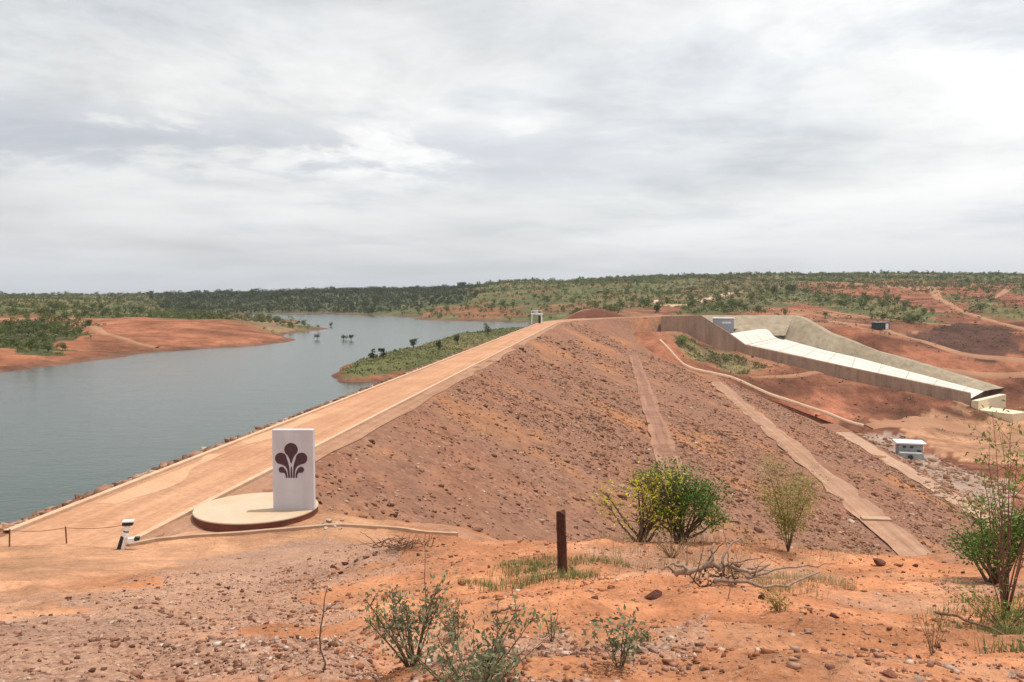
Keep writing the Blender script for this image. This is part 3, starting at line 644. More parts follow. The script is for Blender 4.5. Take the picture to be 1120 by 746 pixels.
# ------------------------------------------------------------------ tracks
def track(pts, w, m, lift=.25, step=3., lo=60, name='dirt_track', jitter=.25):
    return tag(ribbon(name, [hit(*q, lo=lo, fn=terrain) for q in pts], w, m, lift, step, terrain, jitter=jitter), kind='structure')
track([(726, 333), (740, 335), (775, 327), (812, 318)], [8, 6, 7, 5], M['paletrack'], .5); track([(716, 329), (727, 334), (740, 336)], [5, 5, 4], M['paletrack'], .5)
track([(1008, 312), (1022, 318), (1026, 328), (1060, 346), (1125, 362)], [10, 9, 7, 5, 4.5], M['track'], .5)
track([(905, 352), (960, 357), (1000, 372), (1050, 388), (1125, 396)], [4, 4.5, 5, 6, 6], M['track'], .4); track([(1125, 306), (1100, 318), (1085, 328)], [8, 6, 4], M['track'], .6)
track([(905, 309), (960, 312), (1010, 318)], [12, 14, 10], M['track'], .6)
track([(80, 349), (92, 356), (118, 367), (150, 378), (172, 381)], [5, 4.5, 4, 3.2, 2], M['track'], .35); track([(-40, 350), (30, 349), (70, 347)], [4, 3, 3], M['track'], .35)
track([(985, 398), (1040, 408), (1125, 410)], [3, 4, 5], M['track'], .3); track([(900, 340), (960, 349), (1040, 356)], [3, 3.5, 3], M['track'], .3); track([(820, 413), (880, 414), (950, 418), (1060, 446)], [2.5, 3, 3, 3], M['track'], .25); track([(950, 468), (1010, 462), (1060, 470), (1150, 486)], [5, 10, 13, 15], M['track'], .22, jitter=.4)

# concrete gutter up the far abutment and concrete edge along the near abutment
g = ribbon('drain_channel', GUT[1:], .9, M['kerb'], .55, 2.); tag(g, 'pale concrete drain zigzagging down the far abutment beside the rubble slope', 'drain')
def gutter_near():
    pts = np.array([hit(*q) for q in [(140, 598), (170, 593), (215, 588)]]+[hit(*q) for q in [(300, 582), (345, 578.5), (400, 577.5), (440, 581), (470, 584), (500, 587)]])
    seg = np.r_[0, np.cumsum(np.linalg.norm(np.diff(pts[:, :2], axis=0), axis=1))]; s = np.linspace(0, seg[-1], 40)
    q = np.stack([np.interp(s, seg, pts[:, k]) for k in (0, 1)], 1); z = ground(q[:, 0], q[:, 1])
    mb = MB(); z = np.convolve(np.pad(z, 2, mode='edge'), np.ones(5)/5, 'valid')
    t = np.gradient(q, axis=0); t /= np.linalg.norm(t, axis=1)[:, None]; nn = np.stack([t[:, 1], -t[:, 0]], 1)
    V = []
    for a, n_, zz in zip(q, nn, z):
        for u, h in ((-.11, -.3), (-.11, .12), (.11, .12), (.11, -.3)): V.append((*(a+n_*u), zz+h))
    n = len(q); F_ = [(i*4+k, i*4+k+1, i*4+5+k, i*4+4+k) for i in range(n-1) for k in range(3)]+[(0, 1, 2, 3), (n*4-1, n*4-2, n*4-3, n*4-4)]
    mb.add(V, F_); tag(mb.build('drain_edge', M['gutter']), 'low sandy concrete edge strip curving past the round plinth to the slope', 'drain edge')
gutter_near()

# ------------------------------------------------------------------ spillway
def spillway():
    root = empty('spillway', (0, 0, 0), 'white concrete spillway chute with brown side walls beyond the dam', 'spillway')
    N = np.array(NEAR); FB = np.array(FARB); FT = np.array(FART)
    # floor: weir crest, ogee toe, chute
    nr = np.array([N[2]+[0, 0, -.5], N[3]+[0, 0, -1.2], N[4]+[0, 0, -1.6], N[5]+[0, 0, -1.8]]); 
    tt = np.linspace(0, 1, 9); fr = []
    fidx = np.array([0, 1, 2.6, 5]); 
    fa = np.array([[np.interp(i, range(6), FB[:, k]) for k in range(3)] for i in fidx])
    rows = []
    seg = [(0, 1, 8), (1, 2, 8), (2, 3, 10)]
    for a, b, n in seg:
        for u in np.linspace(0, 1, n, endpoint=(b == 3)):
            e = u if a else u
            A = nr[a]*(1-u)+nr[b]*u; B = fa[a]*(1-u)+fa[b]*u
            if a == 0:
                drop = u*u*(3-2*u); A[2] = nr[0][2]*(1-drop)+nr[1][2]*drop; B[2] = fa[0][2]*(1-drop)+fa[1][2]*drop
            rows.append([A*(1-t)+B*t for t in tt])
    V = np.array(rows); grid_mesh('chute_floor', V[..., 0], V[..., 1], V[..., 2], M['chute'], smooth_=True).parent = root
    lines = MB()
    for i in range(6, len(V), 2): lines.tube(V[i]+np.array([0, 0, -.02]), .14, 4)
    for j in (2, 4, 6): lines.tube(V[:, j]+np.array([0, 0, -.04]), .12, 4)
    lines.build('joint', M['gutter'], root)
    # upstream lip of the weir
    up = np.array([-.75, .66, 0])
    V2 = np.array([[V[0][j]+up*0 for j in range(9)], [V[0][j]+up*3+np.array([0, 0, -.2]) for j in range(9)], [V[0][j]+up*4+np.array([0, 0, -4]) for j in range(9)]])
    grid_mesh('weir_lip', V2[..., 0], V2[..., 1], V2[..., 2], M['chute'], smooth_=False).parent = root
    # near guide wall
    def wall(name, top, drop, th, m, nrm):
        mb = MB(); n = len(top); V = []
        for p, d in zip(top, drop):
            for off, z in ((0, p[2]-d), (0, p[2]), (1, p[2]), (1, p[2]-d)):
                V.append((p[0]+nrm[0]*th*off+(nrm[0]*-.12*d if (z != p[2] and off == 0) else 0), p[1]+nrm[1]*th*off+(nrm[1]*-.12*d if (z != p[2] and off == 0) else 0), z))
        F_ = [(i*4+k, i*4+4+k, i*4+4+(k+1) % 4, i*4+(k+1) % 4) for i in range(n-1) for k in range(4)]+[(0, 1, 2, 3), (n*4-1, n*4-2, n*4-3, n*4-4)]
        mb.add(V, F_); return mb.build(name, m, root)
    def dens(P, k): 
        P = np.array(P); return np.array([[np.interp(x, range(len(P)), P[:, j]) for j in range(3)] for x in np.linspace(0, len(P)-1, k)])
    nt_ = dens(N, 26); wall('side_wall', nt_, np.interp(np.linspace(0, 5, 26), range(6), [9, 10, 8, 7, 8, 8]), 1.0, M['wallstone'], np.array([.25, .97]))
    cop = nt_+np.array([.12, .5, .06]); mb = MB()
    # coping along the chute part only
    cp_ = cop[8:]; mb.tube(cp_, .28, 4); mb.build('coping', M['wallstone'], root)
    # far wall: sloping stone face from its base on the floor to its top, then a back
    fb = dens([FB[0]]+list(FB[1:]), 26); ft = dens(FT, 26)
    bk = ft+np.array([3., 2.6, 0]); bk2 = bk+np.array([3, 2.5, -8])
    b0 = fb+np.array([.0, .0, -3.])+(fb-ft)*np.array([1, 1, 0])*.2
    V = np.stack([b0, fb, fb*.5+ft*.5+np.array([0, 0, .2]), ft, bk, bk2], 1)
    grid_mesh('side_wall', V[..., 0], V[..., 1], V[..., 2], M['wallgrey'], smooth_=False).parent = root
    # approach bank upstream of the far wall
    a0 = [FT[0], W(820, 345, 383), W(770, 345, 386), W(735, 346, 388)]; at_ = dens(a0, 14); ab = at_+np.array([-9, -16, -8.5])
    V = np.stack([ab, at_*.5+ab*.5, at_, at_+np.array([2, 3, 0]), at_+np.array([4, 6, -4])], 1)
    grid_mesh('approach_bank', V[..., 0], V[..., 1], V[..., 2], M['wallgrey'], smooth_=False).parent = root
    # end sill blocks
    e = MB(); a = W(1066, 446, 286); b_ = W(1097, 429, 305); d = (b_-a); L = np.linalg.norm(d[:2]); mid = (a+b_)/2
    e.box((mid[0], mid[1], mid[2]-1.6), (L, 2.2, 5.), math.atan2(d[1], d[0])); e.build('end_sill', M['cream'], root)
    e = MB(); q = W(1094, 449, 284); e.box((q[0], q[1], q[2]-1.5), (10, 14, 3), .5); q2 = W(1108, 443, 289); e.build('stilling_apron', M['cream'], root)
    return root
spillway()
def blockhouse():
    p = W(791, 356, 352); t = empty('gauge_house', (p[0], p[1], p[2]-3), 'small pale blue-grey blockhouse behind the spillway guide wall', 'blockhouse', rz=-.1)
    mb = MB(); mb.box((0, 0, 3), (8.2, 4.5, 6)); mb.build('wall', M['bluegrey'], t)
    mb = MB(); mb.box((0, 0, 6.15), (8.9, 5.2, .35)); mb.build('roof', M['white'], t)
    mb = MB(); mb.box((1., -2.28, 4.3), (3.6, .12, .8)); mb.build('window', M['white'], t)
blockhouse()

def valve_house():
    p = hit(994, 499, lo=60); t = empty('valve_house', p, 'small grey valve house with a flat white roof on the valley floor', 'building', rz=-.25)
    mb = MB(); mb.box((0, 0, 2.0), (6.4, 4.6, 4.0)); mb.build('wall', M['greyblock'], t)
    mb = MB(); mb.box((0, 0, 4.2), (8.0, 6.0, .4)); mb.build('roof', M['white'], t)
    for x in (-1.7, .2): mb = MB(); mb.box((x, -2.33, 3.1), (.9, .1, .55)); mb.build('window', M['dark'], t)
    mb = MB(); mb.box((2.2, -2.33, 1.2), (1.1, .1, 2.2)); mb.build('door', M['dark'], t)
    mb = MB(); mb.box((-.4, -4.2, .9), (7, 3.2, 1.9), 0, 0, .85); mb.build('outlet_chamber', M['greyblock'], t)
    mb = MB(); mb.tube([(-.8, -5.9, .9), (-.8, -6.6, .9)], .65, 14); mb.build('outlet_pipe', M['dark'], t)
valve_house()
def hut_far():
    p = hit(965, 360, lo=60); t = empty('site_hut', p, 'tiny dark site hut with a white door on the red hillside above the spillway', 'hut', rz=.2)
    mb = MB(); mb.box((-1, 0, 1.6), (7, 3.5, 3.2)); mb.build('wall', M['dark'], t)
    mb = MB(); mb.box((-1, 0, 3.3), (7.6, 4.1, .25)); mb.build('roof', M['bluegrey'], t)
    mb = MB(); mb.box((1.2, -1.8, 1.4), (1.5, .1, 2.6)); mb.build('door', M['white'], t)
hut_far()
def gantry():
    p, n = dam_frame(276); q = p+n*(-RW-.6); t = empty('intake_gantry', (q[0], q[1], 0), 'small white steel hoist gantry on the far end of the dam crest', 'gantry', rz=-.1)
    for x in (-1.7, 1.7):
        for y in (-1.2, 1.2):
            mb = MB(); mb.tube([(x, y, -.2), (x*.92, y, 3.)], .2, 6); mb.build('leg', M['white'], t)
    mb = MB(); mb.box((0, 0, 3.1), (3.9, 2.9, .3)); mb.build('deck', M['white'], t)
    mb = MB(); mb.box((-.3, 0, 3.9), (1.3, 1.2, 1.2), 0, 0, .8); mb.build('hoist', M['bluegrey'], t)
    mb = MB(); mb.box((.95, -.9, 1.3), (.75, .7, 2.5)); mb.build('control_cabinet', M['dark'], t)
    mb = MB()
    for x in (-1.8, 0, 1.8): mb.tube([(x, -1.35, 3.25), (x, -1.35, 4.2)], .05, 4)
    mb.tube([(-1.8, -1.35, 4.2), (1.8, -1.35, 4.2)], .05, 4); mb.build('railing', M['white'], t)
gantry()
def earth_pile():
    p = W(652, 346, 336); mb = MB(); n, k = 20, 10; V = []
    for i in range(n):
        for j in range(k):
            u = i/(n-1)*2-1; v = j/(k-1)*2-1; h = max(0, 1-u*u)**.8*max(0, 1-v*v)*(4.2+.9*fbm(u*3, v*3, 4, 3))
            V.append((p[0]+u*12, p[1]+v*7+u*2, h))
    zz = terrain(np.array([q[0] for q in V]), np.array([q[1] for q in V])); base = min(-1., float(zz.min()))
    V = [(a, b, max(-.6, 0)*0+c-.5) for a, b, c in V]
    mb.add(V, [(i*k+j, i*k+k+j, i*k+k+j+1, i*k+j+1) for i in range(n-1) for j in range(k-1)])
    m = dirt('pile_earth', (.12, .045, .028), (.16, .065, .04)); tag(mb.build('earth_heap', m, smooth_=True), 'low heap of dark red earth beside the far end of the crest road', 'earth heap')
earth_pile()

# ------------------------------------------------------------------ monument
def disc(mb, rad, z0, z1, n=64, bevel=.02):
    a = np.linspace(0, 2*math.pi, n, endpoint=False); c, s = np.cos(a), np.sin(a)
    V = np.concatenate([np.c_[rad*c, rad*s, np.full(n, z0)], np.c_[rad*c, rad*s, np.full(n, z1-bevel)], np.c_[(rad-bevel)*c, (rad-bevel)*s, np.full(n, z1)]])
    F_ = [(k*n+i, k*n+(i+1) % n, (k+1)*n+(i+1) % n, (k+1)*n+i) for k in range(2) for i in range(n)]+[tuple(range(2*n, 3*n)), tuple(range(n))[::-1]]
    return mb.add(V, F_)
def extrude2d(mb, pts, y, th, f):
    n = len(pts); P = [f(*q) for q in pts]
    V = [(x, y, z) for x, z in P]+[(x, y-th, z) for x, z in P]
    F_ = [tuple(range(n, 2*n)), tuple(range(n))[::-1]]+[(i, (i+1) % n, n+(i+1) % n, n+i) for i in range(n)]
    mb.add(V, F_)
def monument():
    cx, cy_ = W(281, 560, 37.0)[:2]; zt = .30
    t = empty('monument', (cx, cy_, 0), 'tall white slab on a round cream plinth bearing a dark plume emblem', 'monument')
    mb = MB(); disc(mb, 2.72, -1.2, zt-.06, bevel=.001); mb.build('plinth_edge', M['plinth_edge'], t)
    mb = MB(); disc(mb, 2.74, zt-.062, zt, 80, .02); mb.build('plinth', M['plinth'], t)
    sx = W(321.2, 560, 36.45)[0]-cx; sy = 36.45-cy_
    w, h, d = 1.83, 3.62, .34; mb = MB()
    bv = .02
    prof = [(-w/2+bv, -d/2), (w/2-bv, -d/2), (w/2, -d/2+bv), (w/2, d/2-bv), (w/2-bv, d/2), (-w/2+bv, d/2), (-w/2, d/2-bv), (-w/2, -d/2+bv)]
    V = [(sx+x, sy+.17+y, zt) for x, y in prof]+[(sx+x, sy+.17+y, zt+h-bv) for x, y in prof]+[(sx+x*.99, sy+.17+y*.95, zt+h) for x, y in prof]
    F_ = [(k*8+i, k*8+(i+1) % 8, k*8+8+(i+1) % 8, k*8+8+i) for k in range(2) for i in range(8)]+[tuple(range(16, 24)), tuple(range(8))[::-1]]
    mb.add(V, F_); slab = mb.build('slab', M['stele'], t)
    # emblem in enlarged-photo units, centre line x=594, 1 unit = 1/123 m
    k = 1/123.; x0 = 603; yb = 541.0
    f = lambda u, v: (sx+(u-x0)*k, zt+(yb-v)*k)
    em = MB(); yf = sy+.17-d/2-.001; TK = .012; cl = 594
    def drop(cx_, cy2, r, tail, wid):  # round head plus a curved tapering tail given as centre line points
        n = 28
        pts = [(cx_+r*math.cos(a), cy2+r*math.sin(a)) for a in np.linspace(0, 2*math.pi, n, endpoint=False)]
        extrude2d(em, pts, yf, TK, f)
        T = np.array([(cx_, cy2)]+tail, float); s = np.linspace(0, 1, 14); i = np.linspace(0, 1, len(T))
        c = np.stack([np.interp(s, i, T[:, q]) for q in (0, 1)], 1)
        for _ in range(2): c[1:-1] = (c[:-2]+2*c[1:-1]+c[2:])/4
        d_ = np.gradient(c, axis=0); d_ /= np.linalg.norm(d_, axis=1)[:, None]; n_ = np.stack([-d_[:, 1], d_[:, 0]], 1)
        ww = np.interp(s, np.linspace(0, 1, len(wid)), wid)[:, None]/2
        extrude2d(em, list(map(tuple, np.concatenate([c+n_*ww, (c-n_*ww)[::-1]]))), yf-.0005, TK, f)
    drop(cl, 205, 37, [(cl, 232), (cl, 252), (cl, 282)], [68, 46, 22, 4])
    drop(cl, 300, 2, [(cl, 315), (cl, 340), (cl, 362)], [4, 8, 9, 9])
    for sg in (-1, 1):
        X = lambda v: cl+sg*v
        drop(X(57), 254, 32, [(X(40), 272), (X(24), 290), (X(15), 318), (X(13), 362)], [60, 44, 22, 10, 9])
        drop(X(53), 317, 17, [(X(41), 322), (X(31), 334), (X(27), 348), (X(27), 362)], [28, 22, 13, 9, 9])
    em.build('emblem', M['emblem'], slab)
monument()

# ------------------------------------------------------------------ far vegetation
def ell(n, a, b, c, fill=.55):
    d = RNG.normal(size=(n, 3)); d /= np.linalg.norm(d, axis=1)[:, None]
    return d*np.array([a, b, c])*(RNG.uniform(fill**3, 1, n)**(1/3))[:, None]
def crown_points(n, r, h, lobes=5, low=.25):
    """leaf positions in a handful of uneven lobes; r = crown radius, h = plant height"""
    out = []; ts = []
    for k in range(lobes):
        a = RNG.uniform(0, 6.28); q = RNG.uniform(.15, .62)*r
        cz_ = RNG.uniform(low+.2, .82)*h; rr = RNG.uniform(.34, .6)*r
        c = np.array([q*math.cos(a), q*math.sin(a), cz_]); m = n//lobes
        p = ell(m, rr, rr, min(rr*.8, h-cz_+.05*h), .5)+c; p = p[p[:, 2] > low*h*.5]; out.append(p); ts.append(np.clip(RNG.normal(RNG.uniform(.25, .75), .22, len(p)), 0, 1))
    return np.concatenate(out), np.concatenate(ts)
def veg_fields(X, Y):
    rr = np.hypot(X, Y); aa = np.arctan2(X, Y); n2 = fbm(X/25, Y/25, 33, 4); n3 = fbm(X/80, Y/80, 37, 4)
    edge = 330+70*np.sin(aa*9)+60*n3
    scr = np.where(aa < -.12, smooth(edge, edge+60, rr), (lambda t: smooth(t, t+45, rr))(np.interp(aa, [.12, .2, .31, .38], [410, 425, 470, 640])+45*n3))
    df = (rr > 640+40*n2) & (rr < 1150) & (aa > -.41+.03*n2) & (aa < -.05+.05*n3)
    d = scr*(.3+.8*np.clip(n2+.12, 0, 1)+.35*np.clip(n3, 0, 1))
    d = d+.035*(scr < .3)*(aa > .1)*(n2 > -.05)
    d = np.where(rr > 820, d+.25*(aa > -.1), d)
    d = np.where(df, .95, d)
    for P, a in ((P_GREENL, 1.), (P_G2, .9), (P_G3, .6), (P_G4, .8), (P_MOUND, .3)): d = np.where(blotch(X, Y, P, 8, 14, 51), a, d)
    d = np.where(blotch(X, Y, P_SPIT, 10, 20, 52), .22, d)
    return np.clip(d, 0, 1), df
def far_vegetation():
    N = 300000
    aa = RNG.uniform(-.62, .62, N); rr = np.sqrt(RNG.uniform(190.**2, 1500.**2, N)); X = rr*np.sin(aa); Y = rr*np.cos(aa)
    d, df = veg_fields(X, Y)
    k = RNG.uniform(0, 1, N) < d*np.where(df, .26, .19)*np.where(rr < 450, 3.6, 1.)*np.where(rr > 1000, .55, 1)
    X, Y, df, rr, aa = X[k], Y[k], df[k], rr[k], aa[k]
    Z = terrain(X, Y); dz = dam_z(X, Y)
    # keep clear of water, dam, chute and tracks
    ok = (Z > WATER+.5) & (dz < Z) & ~((rr < 400) & (X > 55) & in_poly(X, Y, [(50, 330), (66, 318), (90, 312), (170, 285), (200, 300), (190, 320), (140, 390), (60, 395)]))
    X, Y, Z, df, rr, aa = X[ok], Y[ok], Z[ok], df[ok], rr[ok], aa[ok]
    h = np.clip(RNG.lognormal(.62, .42, len(X)), .8, 4.8)*np.where(df, 1.1, 1)*np.where(rr < 420, .7, 1); h *= 1+.25*(rr > 850)
    big = np.argsort(-h/rr); ind = big[:270]; rest = big[270:]
    # single trees
    protos = []
    for v in range(6):
        cm = MB(); P, t = crown_points(340, .58, 1., 6, .2); cm.leaves(P, .11, 0, .7, t); tm = MB()
        pts_ = [(0, 0, -.08), (.02, .01, .2), (.0, .03, .55)]; tm.tube(pts_, [.035, .028, .012], 5)
        for q in range(3): a = RNG.uniform(0, 6.28); tm.tube([(.01, .02, .22), (.15*math.cos(a), .15*math.sin(a), .45), (.26*math.cos(a), .26*math.sin(a), .66)], [.018, .012, .006], 4)
        protos.append((cm, tm))
    mesh_cache = {}
    def where(x, y, r, a, dfk):
        if dfk: return 'dark tree in the dense wood on the far reservoir hill', 'trees of the dark wood'
        if a < -.12: return ('dark green bush in the thicket on the red left bank', 'bushes of the left bank thicket') if r < 330 else ('small green tree on the scrub behind the left bank', 'trees behind the left bank')
        if a < .12: return 'scrub tree on the hill behind the reservoir', 'trees on the hill behind the reservoir'
        return ('green bush on the red hillside beyond the spillway', 'bushes beyond the spillway') if r < 640 else ('tree on the skyline of the right plateau', 'trees on the right plateau')
    for i in ind:
        lb, gp = where(X[i], Y[i], rr[i], aa[i], df[i]); nm = 'bush' if 'bush' in lb else 'tree'
        v = int(RNG.integers(6)); key = (v, bool(df[i])); s = h[i]; w = s*RNG.uniform(.9, 1.35)
        t = empty(nm, (X[i], Y[i], Z[i]-.02*s), rz=RNG.uniform(0, 6.28)); t.scale = (w, w, s)
        if key not in mesh_cache:
            mesh_cache[key] = (protos[v][0].build('crown', M['tree_dark'] if df[i] else M['tree_far'], t), protos[v][1].build('trunk', M['bark'], t))
        else:
            for q in mesh_cache[key]: c = q.copy(); C.objects.link(c); c.parent = t
        tag(t, lb, nm, gp)
    # the rest reads as one mass
    for nm, sel, m, lbl in (('scrub_wood', rest[~df[rest]], M['tree_far'], 'low green scrub and trees covering the far hills'), ('dark_wood', rest[df[rest]], M['tree_dark'], 'dense dark wood covering the hill behind the reservoir')):
        n = len(sel); K = 34
        P = RNG.normal(size=(n, K, 3)); P /= np.linalg.norm(P, axis=2)[..., None]; P *= RNG.uniform(.55, 1, (n, K, 1))
        lob = RNG.normal(0, .28, (n, 4, 3)); P = P*.62+lob[:, RNG.integers(0, 4, K)]
        hh = h[sel][:, None]; w = hh*RNG.uniform(.45, .8, (n, 1))
        px_ = X[sel][:, None]+P[..., 0]*w; py_ = Y[sel][:, None]+P[..., 1]*w; pz_ = Z[sel][:, None]+np.maximum(.05, .52+P[..., 2]*.46)*hh
        Q = np.stack([px_, py_, pz_], -1).reshape(-1, 3); size = np.repeat(h[sel]*.26, K)
        tint = np.repeat(RNG.beta(1.6, 1.8, n), K); tint = np.clip(tint+RNG.normal(0, .12, n*K), 0, 1)
        mb = MB(); d = RNG.normal(size=(n*K, 3)); d /= np.linalg.norm(d, axis=1)[:, None]
        e = np.cross(d, RNG.normal(size=(n*K, 3))); e /= np.linalg.norm(e, axis=1)[:, None]+1e-9; L_ = (size*RNG.uniform(.7, 1.3, n*K))[:, None]
        v = np.stack([Q-d*L_*.5, Q+e*L_*.4, Q+d*L_*.5, Q-e*L_*.4], 1).reshape(-1, 3).astype(np.float32)
        nf = n*K; me = bpy.data.meshes.new(nm); me.vertices.add(nf*4); me.vertices.foreach_set('co', v.ravel()); me.loops.add(nf*4); me.loops.foreach_set('vertex_index', np.arange(nf*4, dtype=np.int32))
        me.polygons.add(nf); me.polygons.foreach_set('loop_start', np.arange(nf, dtype=np.int32)*4)
        at = me.attributes.new('tint', 'FLOAT', 'POINT'); at.data.foreach_set('value', np.repeat(tint, 4).astype(np.float32)); me.update(calc_edges=True); me.materials.append(m)
        o = bpy.data.objects.new(nm, me); C.objects.link(o); tag(o, lbl, 'scrub', kind='stuff')
far_vegetation()
def blades(mb, P, h, w, lean=.5, tint=None, mi=0):
    P = np.asarray(P, float); n = len(P); H = (np.broadcast_to(h, (n,))*RNG.uniform(.5, 1.2, n))
    a = RNG.uniform(0, 6.28, n); l = RNG.uniform(.05, lean, n)*H; dx = np.stack([np.cos(a), np.sin(a), np.zeros(n)], 1); ex = np.stack([-np.sin(a), np.cos(a), np.zeros(n)], 1)
    W_ = (np.broadcast_to(w, (n,)))[:, None]; up = np.array([0, 0, 1.])
    v0 = P-ex*W_*.5; v1 = P+ex*W_*.5; mid = P+dx*(l*.35)[:, None]+up*(H*.6)[:, None]; v2 = mid+ex*W_*.4; v3 = mid-ex*W_*.4; tp = P+dx*l[:, None]+up*H[:, None]
    v = np.stack([v0, v1, v2, v3, tp], 1).reshape(-1, 3); i = np.arange(n)*5
    f = [(a_, a_+1, a_+2, a_+3) for a_ in i]+[(a_+3, a_+2, a_+4) for a_ in i]
    mb.add(v, f, mi, np.repeat(RNG.uniform(0, 1, n) if tint is None else tint, 5))
def peninsula_grass():
    N = 42000; X = RNG.uniform(-45, 30, N); Y = RNG.uniform(140, 380, N); Z = terrain(X, Y)
    k = (Z > WATER+.9) & (dam_z(X, Y) < Z) & (np.arctan2(X, Y) < .04); X, Y, Z = X[k], Y[k], Z[k]
    mb = MB(); P = np.c_[X, Y, Z]; P = P+RNG.normal(0, 1, P.shape)*np.array([.4, .4, 0]); mb.leaves(P+np.array([0, 0, .08]), .38*RNG.uniform(.6, 1.5, len(P)), 0, .8)
    tag(mb.build('low_grass', leafmat('peninsula_grass', (.085, .105, .035), (.20, .19, .075))), 'low green and dry growth covering the peninsula behind the dam', 'ground cover', kind='stuff')
peninsula_grass()
def spur_grass():
    A = np.array(P_MOUND); q = RNG.uniform(A.min(0)-3, A.max(0)+3, (24000, 2)); q = q[blotch(q[:, 0], q[:, 1], P_MOUND, 3, 6, 51) & (fbm(q[:, 0]/4, q[:, 1]/4, 301, 4) > RNG.uniform(-.25, .3, len(q)))]
    P = np.c_[q, terrain(q[:, 0], q[:, 1])+.08]; mb = MB(); mb.leaves(P, .42*RNG.uniform(.5, 1.6, len(P)), 0, .8)
    tag(mb.build('spur_grass', leafmat('spur_grass_leaf', (.085, .09, .03), (.20, .17, .07))), 'dry olive grass covering the spur between the drain and the spillway wall', 'ground cover', kind='stuff')
spur_grass()
def two_part(name, p, hh, rad, n, leaf, tk, m, lab, cat, group=None):
    t = empty(name, tuple(p), lab, cat, group)
    mb = MB(); P, tt = crown_points(n, rad*hh, hh, 6, .12); mb.leaves(P, leaf, 0, .7, tt*tk); mb.build('crown', m, t)
    mb = MB(); mb.tube([(0, 0, -.6), (0, 0, .25*hh), (.03*hh, 0, .6*hh)], [.05*hh, .04*hh, .015*hh], 5)
    for a in (0.4, 2.5, 4.4): mb.tube([(0, 0, .2*hh), (.3*rad*hh*math.cos(a), .3*rad*hh*math.sin(a), .5*hh)], [.025*hh, .01*hh], 4)
    mb.build('trunk', M['bark'], t); return t
for px, py, hh, lab in ((408, 391, 2.6, 'left one of two small bushes standing close together on the peninsula tip'), (418, 389, 2.4, 'right one of two small bushes standing close together on the peninsula tip'), (452, 378, 2.6, 'lone thin bush on the middle ridge of the peninsula'), (534, 364, 4.2, 'tallest dark tree on the peninsula beside the dam crest'), (480, 380, 2.6, 'round dark bush on the near slope of the peninsula'), (500, 374, 2.8, 'dark bush on the peninsula near its wooded end')):
    p = hit(px, py+3, lo=60, fn=terrain); 
    two_part('bush', p, hh, .42, 300, .32, .5, M['tree_dark'], lab, 'bush', 'bushes on the peninsula')
for px, py, hh, lab in ((866, 321, 7.5, 'large round dark tree above the red cutting, right of its twin'), (846, 322, 6, 'large round dark tree above the red cutting, left of its twin'), (718, 341, 5, 'round green bush at the far end of the dam crest by the pale track')):
    p = hit(px, py, lo=150, fn=terrain); two_part('tree', p, hh, .6, 900, .10*hh, .6, M['tree_far'], lab, 'tree')
for px, py, hh, lab in ((745, 372, 3.0, 'bright green shrub on the grassy spur between drain and spillway wall'), (793, 392, 2.2, 'low round shrub lower on the grassy spur by the spillway wall')):
    p = hit(px, py+3, lo=150, fn=terrain); two_part('shrub', p, hh, 1.1, 700, .4, 1., M['leaf_light'], lab, 'shrub')
for px, py in ((347, 371), (384, 372), (376, 371.5), (362, 357)):     # drowned bushes standing in the water
    p = W(px, py, (CAMZ-WATER)/(-ray(px, py)[2])*ray(px, py)[1]); two_part('drowned_bush', (p[0], p[1], WATER), 2., .6, 160, .35, .4, M['tree_dark'], 'half drowned dark bush standing in the reservoir off the red spit', 'bush', 'drowned bushes in the reservoir')

def bare_ground_debris():
    N = 26000; X = RNG.uniform(60, 420, N); Y = RNG.uniform(255, 640, N); rr = np.hypot(X, Y); aa = np.arctan2(X, Y)
    Z = terrain(X, Y); k = (aa < .62) & (aa > .17) & (Z > dam_z(X, Y)+.2) & ~in_poly(X, Y, [(50, 330), (66, 322), (90, 318), (166, 289), (200, 300), (195, 325), (142, 385), (60, 395)]) & (RNG.uniform(0, 1, N) < .35+.9*fbm(X/20, Y/20, 311, 4))
    X, Y, Z, rr = X[k], Y[k], Z[k], rr[k]; h_ = len(X)*2//3
    sz = np.clip(RNG.lognormal(-.9, .5, h_), .15, 1.3); tag(stones('clods', np.c_[X[:h_], Y[:h_], Z[:h_]+sz*.1], sz, stone_attr_material('red_clod', [(0, (.07, .028, .018)), (.5, (.18, .075, .045)), (1, (.32, .16, .10))]), .7), 'red clods and stones scattered over the bare ground round the spillway', 'clods', kind='stuff')
    P = np.repeat(np.c_[X, Y, Z][h_:], 7, 0); P = P+RNG.normal(0, 1, P.shape)*np.array([.5, .5, .1])+np.array([0, 0, .2]); mb = MB(); mb.leaves(P, .55*RNG.uniform(.5, 1.5, len(P)), 0, .7)
    tag(mb.build('dry_tufts', leafmat('dry_tuft_leaf', (.075, .07, .028), (.19, .15, .07))), 'small dry tufts of grass dotting the bare red ground', 'grass', kind='stuff')
bare_ground_debris()

